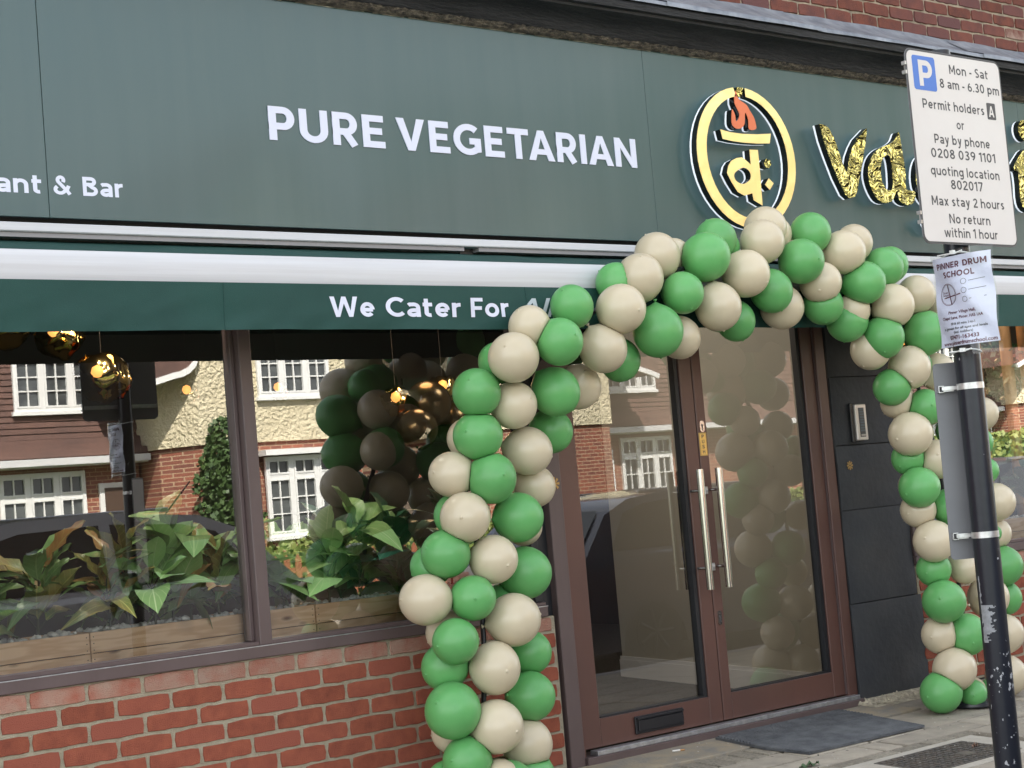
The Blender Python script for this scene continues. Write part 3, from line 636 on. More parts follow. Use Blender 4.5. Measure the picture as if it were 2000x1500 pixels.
# manhole
mh = empty('manhole_cover', 'chequered cast iron manhole cover set in a pale concrete surround by the signpost', 'manhole cover', (3.655, -1.205, -.0482)); mh.rotation_euler = (.04, 0, 0)
fr = MB()
for a in ((-.505, .46, .165, .215), (-.505, .46, -.215, -.165), (-.505, -.31, -.165, .165), (.32, .46, -.165, .165)):
    fr.box(a[0], a[1], a[2], a[3], -.06, .002, b=.003)
fr.build('concrete_surround', mat('pale_concrete', (.44, .41, .35), .9, var=(.36, .33, .28), vs_=9, bump=.5, bs=90), mh)
MB().box(-.306, -.296, -.16, .16, -.05, .003).box(.306, .316, -.16, .16, -.05, .003).box(-.296, .306, .151, .161, -.05, .003).box(-.296, .306, -.161, -.151, -.05, .003).build('iron_frame', m_iron, mh)
MB().box(-.293, .303, -.148, .148, -.05, -.004).build('cover_plate', m_iron, mh)
st = MB()
for i in range(16):
    for j in range(9):
        x = -.27 + i * .0375; y = -.128 + j * .033
        if abs(x - .1) < .05 and abs(y + .02) < .035: continue
        a = .0145; b = .0068
        if (i + j) % 2: a, b = .0068, .0135
        st.box(x - a, x + a, y - b, y + b, -.004, .003)
st.box(.06, .135, -.05, .01, -.004, .0015)
s_ = st.build('raised_stud', m_iron, mh); s_['kind'] = 'stuff'

# ------------------------------------------------------------------ shop building
shop = empty('shop_building', 'brick shop building with brown framed windows, charcoal pier and glazed double doors', 'building')
def brick_meshes(Lb, Hb, D, m, n=8, rough=.0024, name='brick'):
    out = []
    for s in range(n):
        rr = random.Random(100 + s); hx, hz = Lb / 2, Hb / 2; per = []
        for i in range(7): per.append((-hx + Lb * i / 6, -hz))
        per.append((hx, 0))
        for i in range(7): per.append((hx - Lb * i / 6, hz))
        per.append((-hx, 0))
        c = .004
        def rd(x, z):   # rounded corners
            if abs(abs(x) - hx) < 1e-6 and abs(abs(z) - hz) < 1e-6: x -= math.copysign(c, x); z -= math.copysign(c * .6, z)
            return x + rr.uniform(-1, 1) * rough * .45, z + rr.uniform(-1, 1) * rough
        per = [rd(*p) for p in per]; k = len(per)
        tilt = rr.uniform(-.0015, .0015)
        vs = [(x, D, z) for x, z in per] + [(x, .0035, z) for x, z in per] + [(x * .982, 0 + tilt * x / hx, z * .93) for x, z in per]
        fs = [tuple(2 * k + i for i in range(k))]
        for i in range(k):
            j = (i + 1) % k; fs += [(i, j, k + j, k + i), (k + i, k + j, 2 * k + j, 2 * k + i)]
        out.append(MB().add(vs, fs).data(name, [m], smooth=30))
    return out
BM = brick_meshes(.2135, .0635, .05, m_brick); BH = brick_meshes(.101, .0635, .05, m_brick, 4)
ZM = brick_meshes(.2135, .0635, .05, m_hazebrick, 3); SM_ = brick_meshes(.2145, .0645, .05, m_stainbrick, 3, rough=.003)
OM = brick_meshes(.2145, .0645, .05, m_oldbrick, rough=.003); OH = brick_meshes(.102, .0645, .05, m_oldbrick, 3, rough=.003)

def wall(name, x0, x1, z0, z1, xr, zr, ms, hs, mm, y=0.0, rec=.006, top_cut=None):
    """mortar bed with single bricks as sub-parts; xr,zr = a perpend joint and bed joint of an even course"""
    w = MB().box(x0, x1, y + rec, y + .10, z0, z1).build(name, mm, shop)
    k0 = math.floor((z0 - zr) / .075) - 1
    for k in range(k0, k0 + 40):
        zc = zr + k * .075
        if zc - .03 < z0 or zc + .033 > z1 + .02: continue
        odd = k % 2; x = xr + (.1125 if odd else 0) - .225 * 30
        while x < x1:
            a, b = x + .005, x + .22
            xa, xb = max(a, x0 + .004), min(b, x1 - .004)
            if xb - xa > .20: me = rnd.choice(ZM if (ms is BM and zc > .64) else (SM_ if (ms is OM and rnd.random() < .13) else ms)); sx = (xb - xa) / .215
            elif xb - xa > .06: me = rnd.choice(hs); sx = (xb - xa) / .103
            elif xb - xa > .02: me = rnd.choice(hs); sx = (xb - xa) / .103
            else: x += .225; continue
            o = link('brick', me, w, ((xa + xb) / 2, y + rnd.uniform(-.002, .0015), zc), scale=(sx * rnd.uniform(.992, 1.004), 1, rnd.uniform(.97, 1.02)))
            o.rotation_euler = (0, rnd.uniform(-.006, .006), 0)
            x += .225
    return w
# calibrated from the joints: course centres .66-.0375-.075k, perpends at multiples of .225 on even courses
wall('window_wall', -1.0, 2.49, 0.0, .695, 0.0, .66, BM, BH, m_mortar)
wall('side_window_wall', 5.10, 7.6, 0.0, .68, .05, .644, BM, BH, m_mortar)
wall('upper_wall', 1.2, 8.6, 3.70, 4.33, .08, 3.766, OM, OH, m_oldmortar, rec=.007)
# the rest of the building's mass
MB().box(-9, 14, .11, 8, 2.9, 9.0).build('upper_storeys', m_upbrick, shop)
MB().box(-9, 1.2, .0, .11, 3.70, 9.0).box(8.6, 14, .0, .11, 3.70, 9.0).box(1.2, 8.6, .002, .11, 4.33, 9.0).build('upper_facing', m_upbrick, shop)
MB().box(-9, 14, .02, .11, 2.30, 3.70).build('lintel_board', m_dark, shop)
MB().box(-9, -1.0, 0, .3, -.05, 2.30).build('plain_wall', m_sidebrick, shop); MB().box(7.6, 14, 0, .3, -.05, 2.30).build('plain_wall', m_sidebrick, shop)
# interior
MB().box(-2.2, 7.6, .12, 6.0, -.03, .045).build('interior_floor', m_carpet, shop)
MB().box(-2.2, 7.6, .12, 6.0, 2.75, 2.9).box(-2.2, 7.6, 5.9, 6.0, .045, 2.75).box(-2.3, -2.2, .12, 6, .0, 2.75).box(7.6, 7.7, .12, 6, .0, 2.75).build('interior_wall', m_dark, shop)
# angled partition right of the entrance
a = Vector((4.42, .14)); b = Vector((4.83, 2.19)); d = (b - a).normalized(); n = Vector((d.y, -d.x))
def strip(p, q, off, th, z0, z1, mi=0, mb=None):
    mb = mb or MB(); P = [p + n * off, q + n * off, q + n * (off + th), p + n * (off + th)]
    mb.prism([(v.x, v.y) for v in P], z0, z1, mi, plane='xy'); return mb
strip(a, b, 0, .12, .045, 2.75).build('partition_wall', m_intwall, shop)
sk = strip(a, b + d * .012, -.016, .015, .045, .155); strip(a, b + d * .01, -.011, .011, .155, .175, mb=sk)
sk.build('skirting', m_skirt, shop)
MB().box(4.96, 5.08, .14, 2.3, .045, 2.75).build('partition_return', m_intwall, shop)
MB().box(2.46, 2.50, .14, .9, .045, .95).build('lobby_screen', m_intwall, shop)

# charcoal pier of large rendered blocks
pier = MB().box(4.545, 5.085, .03, .30, 0, 2.35).build('pier', m_pier, shop)
def block(x0, x1, z0, z1, seed, y=0.0):
    rr = random.Random(seed); nx, nz = 12, max(4, int((z1 - z0) / .05)); V = []
    for j in range(nz + 1):
        for i in range(nx + 1):
            x = x0 + (x1 - x0) * i / nx; z = z0 + (z1 - z0) * j / nz
            e = min(x - x0, x1 - x, z - z0, z1 - z); yy = y + (.006 if e < 1e-6 else 0) + .006 * pnoise((x * 7, seed, z * 7)) + (.008 * pnoise((x * 19, seed, z * 25)) if z < .3 else 0)
            if z0 < .01 and j == 0: z += .012 * pnoise((x * 20, 3, 3)) + .008
            V.append((x, yy, z))
    w = nx + 1; F = [(j * w + i, j * w + i + 1, (j + 1) * w + i + 1, (j + 1) * w + i) for j in range(nz) for i in range(nx)]
    k = len(V); back = [(x0, .06, z0), (x1, .06, z0), (x1, .06, z1), (x0, .06, z1)]
    ring = [i for i in range(w)] + [j * w + nx for j in range(1, nz + 1)] + [nz * w + i for i in range(nx - 1, -1, -1)] + [j * w for j in range(nz - 1, 0, -1)]
    for i, a_ in enumerate(ring): V.append((V[a_][0], .06, V[a_][2]))
    L_ = len(ring)
    for i in range(L_): F.append((ring[i], ring[(i + 1) % L_], k + (i + 1) % L_, k + i))
    MB().add(V, F).build('pier_block', m_pier, pier, smooth=35)
block(4.53, 5.118, .0, .524, 1, -.006); block(4.535, 5.09, .529, 1.022, 2); block(4.535, 5.09, 1.0255, 1.368, 3); block(4.535, 5.09, 1.374, 1.738, 4); block(4.535, 5.09, 1.744, 2.36, 5)
# crumbling fillet at its foot
rr = random.Random(5); fl = MB()
for i in range(170):
    x = rr.uniform(4.48, 5.18); y = -rr.random() ** 1.4 * .14 - .002; s = rr.uniform(.008, .030) * (1 + y * 4)
    vs = [(x + s * rr.uniform(.6, 1) * math.cos(t) * 1.3, y + s * rr.uniform(.6, 1) * math.sin(t), rr.uniform(.004, .012)) for t in (0, 1.2, 2.5, 3.7, 5)]
    fl.add(vs + [(x, y, s * .9 + .008)], [(0, 1, 5), (1, 2, 5), (2, 3, 5), (3, 4, 5), (4, 0, 5)])
fl.prism([(0, 0), (-.15, -.005), (-.05, .014), (0, .026)], 4.49, 5.18, plane='yz')
o = fl.build('cement_fillet', m_concrete, shop); o['kind'] = 'stuff'

# ------------------------------------------------------------------ windows
GY = .062
def glazing(name, x0, x1, z0, z1, parent, m=m_glass, y=GY):
    return MB().add([(x0, y, z0), (x1, y, z0), (x1, y, z1), (x0, y, z1)], [(0, 1, 2, 3)]).build(name, m, parent, fix=False)
WT = 2.30
win = MB().box(-1.0, 2.446, -.012, .10, .697, .745, b=.003).build('window_frame', m_frame, shop)
MB().box(-1.0, 2.446, .0, .085, .7455, .762, b=.002).build('bottom_bead', m_frame, win)
MB().box(-1.0, 2.446, -.014, -.0125, .742, .746).build('sill_highlight', m_alu, win)  # pale strip painting in the highlight along the sill's front edge
MB().box(.962, 1.018, -.008, .095, .7455, WT, b=.003).build('mullion', m_frame, win)
MB().box(.944, .961, .034, .09, .763, WT, b=.002).box(1.0185, 1.028, .02, .09, .763, WT).build('mullion_bead', m_frame, win)
MB().box(2.405, 2.445, .022, .09, .763, WT, b=.002).build('end_bead', m_gasket, win)
MB().box(-1.0, 2.446, .0, .09, WT - .02, WT + .01).build('head_rail', m_frame, win)
glazing('glass_pane', -1.0, .955, .762, WT, win); glazing('glass_pane', 1.02, 2.42, .762, WT, win)
MB().box(2.446, 2.512, .03, .09, -.0, WT).build('shadow_gap', m_gasket, shop)
MB().box(2.505, 2.589, -.012, .10, -.0, WT, b=.003).build('door_jamb', m_frame, shop)
# side window
win2 = MB().box(5.095, 7.6, -.012, .10, .683, .731, b=.003).build('window_frame', m_frame, shop)
MB().box(5.095, 7.6, .0, .085, .7315, .748, b=.002).build('bottom_bead', m_frame, win2)
MB().box(5.095, 5.14, -.008, .095, .732, WT, b=.003).build('end_bead', m_frame, win2)
glazing('glass_pane', 5.14, 7.6, .748, WT, win2)
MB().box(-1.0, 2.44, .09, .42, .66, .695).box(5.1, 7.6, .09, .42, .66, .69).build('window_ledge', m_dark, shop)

# ------------------------------------------------------------------ double door
DY = .028
dfr = MB().box(2.590, 2.604, .0, .09, .0, WT).box(4.455, 4.528, .012, .10, .0, WT, b=.003).box(2.59, 4.53, .0, .10, 2.24, WT, b=.003).build('door_frame', m_door, shop)
MB().box(4.449, 4.4545, .02, .03, .065, 2.24).build('frame_edge', m_frame, dfr)
MB().box(2.59, 4.53, -.03, .12, 0.0, .036, b=.003).build('sill_board', m_frame, dfr)
MB().box(2.655, 4.50, -.026, .03, .0365, .058, b=.002).build('threshold_strip', m_alu, dfr)
MB().box(4.528, 4.546, .01, .12, 0, WT).build('reveal_strip', m_gasket, dfr)
def leaf(x0, x1, ga, gb, stile_l, stile_r):
    zb, zt = .064, 2.236; gz0, gz1 = .192, 2.13
    dl = MB().box(x0, ga, DY, DY + .05, zb, zt, b=.003).box(gb, x1, DY, DY + .05, zb, zt, b=.003).box(ga + .0005, gb - .0005, DY + .001, DY + .049, zb, gz0, b=.002).box(ga + .0005, gb - .0005, DY + .001, DY + .049, gz1, zt, b=.002).build('door', m_door, shop)
    g = .012
    MB().box(ga, ga + g * .4, DY + .010, DY + .048, gz0, gz1).box(gb - .026, gb, DY + .010, DY + .048, gz0, gz1).box(ga + g, gb - .026, DY + .010, DY + .048, gz0, gz0 + .008).build('glazing_gasket', m_gasket, dl)
    glazing('glass_pane', ga + g * .4, gb - .026, gz0 + .004, gz1, dl, m_doorglass, DY + .034)
    return dl
d1 = leaf(2.606, 3.531, 2.730, 3.445, 0, 0); d2 = leaf(3.537, 4.449, 3.602, 4.362, 0, 0)
def handle(dl, x, y0, y, sx=1):
    h = MB(); h.tube([(x, y, .715), (x, y, 1.305)], .0185, 20)
    h.tube([(x, y0, .82), (x, y, .82)], .008, 10); h.tube([(x, y0, 1.20), (x, y, 1.20)], .008, 10)
    return h.build('handle', m_steel, dl, smooth=True)
handle(d1, 3.452, DY, -.045); handle(d2, 3.584, DY, -.045)
handle(d1, 3.480, DY + .05, .130); handle(d2, 3.600, DY + .05, .130)
for z_ in (.80, 1.18): MB().box(3.545, 3.566, DY - .007, DY - .0002, z_, z_ + .038, b=.002).build('handle_fixing', m_clip, d2)
# letter plate
lp = MB().box(2.938, 3.254, DY - .012, DY - .001, .088, .170, b=.003).box(2.952, 3.24, DY - .021, DY - .012, .100, .152, b=.003).box(2.946, 3.246, DY - .026, DY - .012, .155, .163, b=.002)
lp.build('letter_plate', m_black, d1)
# push plate with engraved writing, key escutcheons
pp = MB().box(3.541, 3.592, DY - .0022, DY - .0001, 1.372, 1.486, 0)
for (a0, a1, c0, c1) in ((3.5435, 3.5895, 1.4825, 1.4838), (3.5435, 3.5895, 1.3745, 1.3758), (3.5435, 3.5447, 1.3758, 1.4825), (3.5883, 3.5895, 1.3758, 1.4825)): pp.box(a0, a1, DY - .0028, DY - .0022, c0, c1, 1)
for i, ch in enumerate('PUSH'):
    v, f = text2d(ch, 3.5585, 3.5745, 1.4585 - i * .0255, .0185, bold=.02); slab_from(v, f, DY - .0028, DY - .0022, 1, pp)
pp.build('push_plate', [mat('brass_plate', (.72, .50, .16), .38, metal=.7), m_signblack], d2)
def esc(z, h, w, m):
    e = MB(); P = [(3.567 + w * math.cos(t) , z + (h - w) * (1 if math.sin(t) >= 0 else -1) + w * math.sin(t)) for t in [i * 2 * PI / 24 for i in range(24)]]
    e.prism(P, DY - .005, DY - .0001, 0)
    K = [(3.567 + .006 * math.cos(t), z + .006 + .006 * math.sin(t)) for t in [i * 2 * PI / 12 for i in range(12)]]
    e.prism(K, DY - .0058, DY - .005, 1); e.box(3.5635, 3.5705, DY - .0057, DY - .005, z - .02, z + .004, 1)
    e.build('lock_escutcheon', [m, m_signblack], d2)
esc(1.518, .029, .016, m_steel); esc(.565, .035, .013, m_steel)
# gold ornaments stuck beside the door
def rosette(x, z, y, nm='gold_sticker', lab='', s=.03):
    m = MB()
    for k in range(8):
        t = k * PI / 4; c, s_ = math.cos(t), math.sin(t)
        P = [(x + c * s * .2 - s_ * s * .12, z + s_ * s * .2 + c * s * .12), (x + c * s * .2 + s_ * s * .12, z + s_ * s * .2 - c * s * .12), (x + c * s + s_ * s * .2, z + s_ * s - c * s * .2), (x + c * s * 1.02 - s_ * s * .2, z + s_ * s * 1.02 + c * s * .2)]
        m.prism(P, y - .001, y, 0)
    m.lathe([(0, 0), (s * .22, 0)], (0, 0, 0), 4) if False else None
    o = m.build(nm, mat('dull_gold_print', (.42, .26, .08), .5, metal=.3)); tag(o, lab, 'sticker'); return o
rosette(2.545, 1.292, -.0125, lab='small dull gold flower sticker on the purple brown jamb beside the doors')
rosette(4.625, 1.262, -.004, lab='small gold ornament stuck on the charcoal pier below the intercom', s=.024)
# ------------------------------------------------------------------ cornice and lead
cor = MB(); prof = [(0.02, 3.392), (-.085, 3.398), (-.105, 3.416), (-.115, 3.44), (-.14, 3.468), (-.185, 3.492), (-.215, 3.50), (-.218, 3.512), (-.24, 3.516), (-.245, 3.545), (-.232, 3.568), (.02, 3.60)]
NX = 120
V = []; F = []; xs = [-9 + 23 * i / NX for i in range(NX + 1)]
for i, x in enumerate(xs):
    for j, (y, z) in enumerate(prof):
        V.append((x, y + .003 * pnoise((x * 2.3, j, 0)), z + .003 * pnoise((x * 2, j, 5))))
w = len(prof)
for i in range(NX):
    for j in range(w): F.append((i * w + j, (i + 1) * w + j, (i + 1) * w + (j + 1) % w, i * w + (j + 1) % w))
co = MB().add(V, F).build('cornice', m_cornice, shop, smooth=25)
# ragged flaking strip along the soffit edge
V = []; F = []; n_ = 900; x0_, x1_ = -1.5, 8.5
for i in range(n_ + 1):
    x = x0_ + (x1_ - x0_) * i / n_; a_ = pnoise((x * 14, 1, 0)); b_ = pnoise((x * 45, 4, 0)); c_ = pnoise((x * 90, 9, 0))
    V += [(x, -.0625, 3.3885 - .002 * abs(c_)), (x, -.070 - .004 * b_, 3.3865 + .003 * a_ - .005 * max(0, b_)), (x, -.086 - .008 * a_, 3.394 + .005 * c_), (x, -.106, 3.411 + .006 * a_ + .007 * b_)]
for i in range(n_):
    for j in range(3): F.append((i * 4 + j, (i + 1) * 4 + j, (i + 1) * 4 + j + 1, i * 4 + j + 1))
MB().add(V, F).build('flaking_edge', m_crust, co)
V = []; F = []
for i in range(n_ + 1):
    x = x0_ + (x1_ - x0_) * i / n_; b_ = pnoise((x * 30, 2, 0)); V += [(x, -.0635, 3.3850 + .002 * b_), (x, -.0645, 3.3915 + .002 * b_)]
for i in range(n_):
    if pnoise((i * .11, 7, 0)) > -.25: F.append((i * 2, (i + 1) * 2, (i + 1) * 2 + 1, i * 2 + 1))
MB().add(V, F).build('putty_line', m_putty, co)
# lead flashing in lapped lengths
ll = [-2.4, -.3, 1.9, 3.35, 4.45, 5.9, 7.4, 9.2]
for k in range(len(ll) - 1):
    a_, b_ = ll[k], ll[k + 1]; V = []; F = []; m_ = 24; lift = .004 * (k % 2)
    for i in range(m_ + 1):
        x = a_ - .03 + (b_ - a_ + .03) * i / m_; e1 = .008 * pnoise((x * 3, k, 2)); e2 = .004 * pnoise((x * 9, k, 7))
        V += [(x, -.252 - lift, 3.556 + e1 * .6), (x, -.25 - lift, 3.576 + lift), (x, -.15 - lift * .5, 3.618 + e1 + lift), (x, -.03, 3.70 + e1 + lift + e2), (x, .0, 3.735 + e2 + e1)]
    for i in range(m_):
        for j in range(4): F.append((i * 5 + j, (i + 1) * 5 + j, (i + 1) * 5 + j + 1, i * 5 + j + 1))
    MB().add(V, F).build('lead_flashing', m_lead, co, smooth='all')
MB().box(-9, 14, -.02, .05, 3.60, 3.70).build('cornice_back', m_cornice, shop)

# ------------------------------------------------------------------ fascia board with flat white lettering
fas = empty('fascia_board', 'long satin dark green shop fascia with white lettering above the awning', 'sign', (0, 0, 0))
ed = [-2.9, .1799, 3.306, 6.437, 9.4]
for a_, b_ in zip(ed[:-1], ed[1:]): MB().box(a_ + .0012, b_ - .0012, -.06, -.045, 2.428, 3.389, b=.0015).build('fascia_panel', m_fascia, fas)
MB().box(-2.9, 9.4, -.0445, .02, 2.44, 3.389).build('backing_frame', m_gasket, fas)
def letters(body, x0, x1, zb, cap, bold, y0, y1, m, parent, shear=0.0, name='letter'):
    v, f = text2d(body, x0, x1, zb, cap, bold, shear)
    for a_, b_, ff in islands(v, f): slab_from(v, ff, y0, y1).build(name, m, parent)
def face(y): return lambda x, z, l: (x, y - .00012 * l, z)
write('PURE', 1.148, 1.722, 2.789, .142, fas, m_white, face(-.0645), th=.004, w=.20)
write('VEGETARIAN', 1.785, 3.203, 2.789, .142, fas, m_white, face(-.0645), th=.004, w=.20)
write('Restaurant', -.455, .155, 2.517, .073, fas, m_white, face(-.0612), w=.185, gap=.12)
write('&', .200, .270, 2.517, .073, fas, m_white, face(-.0612), w=.17)
write('Bar', .317, .482, 2.517, .073, fas, m_white, face(-.0612), w=.185, gap=.12)

# ------------------------------------------------------------------ gold oval emblem
def outline_obj(parent, name, polys, front, depth=.05, face=None, back=True, holes=()):
    """raised letter: face, dark side return, white acrylic back line; polys = outer outlines, holes = inner ones"""
    cu = bpy.data.curves.new('o', 'CURVE'); cu.dimensions = '2D'; cu.fill_mode = 'BOTH'
    for P in list(polys) + list(holes):
        s = cu.splines.new('POLY'); s.points.add(len(P) - 1); s.use_cyclic_u = True
        for i, p in enumerate(P): s.points[i].co = (p[0], p[1], 0, 1)
    o = bpy.data.objects.new('o', cu); me = bpy.data.meshes.new_from_object(o)
    vs = [(v.co.x, v.co.y) for v in me.vertices]; fs = [tuple(p.vertices) for p in me.polygons]
    bpy.data.objects.remove(o); bpy.data.curves.remove(cu); bpy.data.meshes.remove(me)
    vs, fs = weld(vs, fs)
    slab_from(vs, fs, front, front + .003).build(name, face or m_gold, parent)
    r = slab_from(vs, fs, front + .003, front + depth - .012).build('side_return', m_blackmirror, parent)
    if back:
        slab_from(vs, fs, front + depth - .012, front + depth).build('acrylic_back', m_halo, parent)
def weld(vs, fs):
    key = {}; mp = []; out = []
    for v in vs:
        k = (round(v[0], 5), round(v[1], 5))
        if k not in key: key[k] = len(out); out.append(v)
        mp.append(key[k])
    g = []
    for f in fs:
        q = []
        for i in f:
            j = mp[i]
            if not q or q[-1] != j: q.append(j)
        if len(q) > 2 and q[0] == q[-1]: q.pop()
        if len(set(q)) > 2: g.append(tuple(q))
    return out, g
emb = empty('oval_emblem', 'raised gold oval emblem with an orange flame and gold script character on the fascia', 'emblem', (3.91, -.13, 2.87))
FY = -.135
def rel(P): return [(x - 3.91, z - 2.87) for x, z in P]
FR = FY + .13
OX, OZ, A, B_ = 3.9135, 2.868, .362, .366
def arc(t0, t1, a, b, n=44, dx=0, dz=0): return [(OX + dx + a * math.cos(t0 + (t1 - t0) * i / n), OZ + dz + b * math.sin(t0 + (t1 - t0) * i / n)) for i in range(n + 1)]
tg0, tg1 = R(99), R(99 + 360 - 13.5)
ring = arc(tg0, tg1, A, B_) + arc(tg1, tg0, .298, .318, dx=.006, dz=.003)
outline_obj(emb, 'gold_ring', [rel(ring)], FR, .05, m_goldflat)
cap_ = arc(R(87.5), R(95), A, B_, 6) + arc(R(97), R(90), .315, .318, 6)
outline_obj(emb, 'ring_cap', [rel(cap_)], FR, .05, m_crumple)
flame = [(3.872, 3.213), (3.884, 3.183), (3.899, 3.166), (3.944, 3.146), (3.965, 3.118), (3.990, 3.085), (4.000, 3.055), (3.998, 3.024), (3.947, 3.019), (3.948, 3.068), (3.930, 3.106), (3.922, 3.07), (3.915, 3.043), (3.890, 3.021), (3.850, 3.016), (3.824, 3.036), (3.826, 3.075), (3.836, 3.114), (3.852, 3.086), (3.855, 3.053), (3.878, 3.072), (3.884, 3.1), (3.857, 3.152)]
outline_obj(emb, 'orange_flame', [rel(smooth_poly(flame, 3))], FR, .05, m_orange)
outline_obj(emb, 'gold_bar', [rel([(3.734, 3.003), (3.81, 2.993), (3.895, 2.991), (4.00, 2.996), (4.107, 3.007), (4.092, 2.955), (4.0, 2.948), (3.91, 2.946), (3.82, 2.948), (3.745, 2.955)])], FR, .05, m_goldflat)
chr_ = [(3.935, 2.912), (3.997, 2.914), (3.997, 2.80), (3.992, 2.625), (3.930, 2.650), (3.926, 2.685), (3.865, 2.670), (3.817, 2.688), (3.780, 2.735), (3.752, 2.782), (3.768, 2.82), (3.792, 2.845), (3.832, 2.862), (3.874, 2.868), (3.905, 2.852), (3.934, 2.833)]
hole_ = smooth_poly([(3.874, 2.815), (3.918, 2.800), (3.922, 2.761), (3.867, 2.730), (3.812, 2.745), (3.808, 2.782)], 4)
outline_obj(emb, 'script_character', [rel(chr_)], FR, .05, m_goldflat, holes=[rel(hole_)])
outline_obj(emb, 'gold_dot', [rel([(4.035, 2.855), (4.055, 2.872), (4.080, 2.866), (4.090, 2.845), (4.068, 2.823), (4.040, 2.828)])], FR, .05, m_crumple)
outline_obj(emb, 'gold_dot', [rel([(4.059, 2.770), (4.092, 2.745), (4.058, 2.709), (4.026, 2.735)])], FR, .05, m_goldflat)
for x, z in ((3.6, 2.99), (4.2, 2.75), (3.75, 2.62), (3.9, 2.7)): MB().tube([(x - 3.91, FR + .05, z - 2.87), (x - 3.91, .07, z - 2.87)], .004, 6).build('standoff_pin', m_steel, emb)
# ------------------------------------------------------------------ gold lettering right of the emblem
gl = empty('gold_lettering', 'crumpled gold raised letters on the green fascia right of the oval emblem', 'lettering', (4.7, -.13, 2.85))
def rl(P, k=4): return [(x - 4.7, z - 2.85) for x, z in (smooth_poly(P, k) if k else P)]
Vp = [(4.500, 3.088), (4.540, 3.086), (4.575, 3.068), (4.612, 3.005), (4.640, 2.93), (4.663, 2.868), (4.682, 2.832), (4.700, 2.868), (4.724, 2.931), (4.760, 2.985), (4.800, 3.030), (4.892, 3.094), (4.870, 3.02), (4.842, 2.95), (4.80, 2.845), (4.757, 2.74), (4.735, 2.707), (4.690, 2.694), (4.655, 2.715), (4.603, 2.802), (4.553, 2.915), (4.52, 3.0)]
outline_obj(gl, 'letter_v', [rl(Vp, 0)], FR, .05, m_crumple)
ap = [(5.165, 3.092), (5.175, 3.02), (5.184, 2.93), (5.188, 2.859), (5.178, 2.79), (5.185, 2.765), (5.215, 2.762), (5.256, 2.756), (5.248, 2.715), (5.215, 2.685), (5.163, 2.680), (5.112, 2.702), (5.094, 2.752), (5.050, 2.702), (4.995, 2.682), (4.925, 2.697), (4.876, 2.765), (4.864, 2.845), (4.903, 2.930), (4.979, 2.985), (5.068, 3.014), (5.127, 3.046)]
ah = [(5.051, 2.956), (4.997, 2.928), (4.976, 2.877), (4.975, 2.80), (5.015, 2.755), (5.060, 2.765), (5.073, 2.83), (5.073, 2.92)]
outline_obj(gl, 'letter_a', [rl(ap, 3)], FR, .05, m_crumple, holes=[rl(ah, 3)])
sh = lambda P, dx, dz=0: [(x + dx, z + dz) for x, z in P]
gp = [(5.60, 3.06), (5.61, 2.9), (5.61, 2.74), (5.585, 2.60), (5.50, 2.535), (5.40, 2.53), (5.335, 2.585), (5.375, 2.625), (5.43, 2.585), (5.49, 2.60), (5.52, 2.66), (5.515, 2.73), (5.46, 2.69), (5.39, 2.68), (5.325, 2.71), (5.28, 2.79), (5.285, 2.88), (5.33, 2.955), (5.42, 3.0), (5.52, 3.02)]
outline_obj(gl, 'letter_g', [rl(gp, 3)], FR, .05, m_crumple, holes=[rl(sh([(5.051, 2.956), (4.997, 2.928), (4.976, 2.877), (4.985, 2.82), (5.015, 2.785), (5.060, 2.80), (5.073, 2.85), (5.073, 2.92)], .43), 3)])
outline_obj(gl, 'letter_d', [rl(sh(ap, .80), 3)], FR, .05, m_crumple, holes=[rl(sh(ah, .80), 3)])
ip = [(6.365, 3.075), (6.30, 3.03), (6.25, 2.985), (6.225, 2.955), (6.235, 2.935), (6.262, 2.93), (6.268, 2.86), (6.262, 2.78), (6.275, 2.72), (6.33, 2.69), (6.40, 2.72), (6.44, 2.78), (6.42, 2.80), (6.38, 2.765), (6.358, 2.80), (6.37, 2.9), (6.375, 3.0)]
outline_obj(gl, 'letter_i', [rl(ip, 2)], FR, .05, m_crumple)
outline_obj(gl, 'letter_dot', [rl([(6.378 + .062 * math.cos(t), 3.188 + .064 * math.sin(t)) for t in [i * 2 * PI / 20 for i in range(20)]], 0)], FR, .05, m_crumple)

# ------------------------------------------------------------------ awning
aw = empty('awning', 'retracted dark green awning with white front bar and printed valance', 'awning', (0, 0, 0))
AX0, AX1 = -1.8, 8.6
MB().box(AX0, AX1, -.20, -.06, 2.346, 2.380, b=.004).build('cassette', m_white_bar, aw)
MB().box(AX0, 2.006, -.188, -.05, 2.328, 2.3455).box(2.086, AX1, -.188, -.05, 2.328, 2.3455).build('cassette_underside', mat('grey_extrusion', (.25, .24, .25), .5), aw)
MB().box(2.01, 2.08, -.15, -.02, 2.30, 2.3455).box(5.9, 5.97, -.15, -.02, 2.30, 2.3455).build('arm_bracket', m_gasket, aw)
V = []; F = []; n_ = 260
for i in range(n_ + 1):
    x = AX0 + (AX1 - AX0) * i / n_; s_ = .007 * pnoise((x * 1.7, 1, 1)) + .003 * pnoise((x * 6, 2, 1))
    V += [(x, -.10, 2.334), (x, -.20, 2.306 + s_), (x, -.31, 2.272 + s_ * 1.3), (x, -.425, 2.232)]
for i in range(n_):
    for j in range(3): F.append((i * 4 + j, (i + 1) * 4 + j, (i + 1) * 4 + j + 1, i * 4 + j + 1))
MB().add(V, F).build('awning_cloth', m_cloth, aw, smooth='all')
fb = [(-.40, 2.232), (-.425, 2.240), (-.447, 2.236), (-.452, 2.222), (-.455, 2.19), (-.455, 2.155), (-.450, 2.130), (-.44, 2.126), (-.40, 2.126)]
MB().prism(fb, AX0, AX1, plane='yz').build('front_bar', m_white_bar, aw, smooth=25)
V = []; F = []; nz = 8; n_ = 420
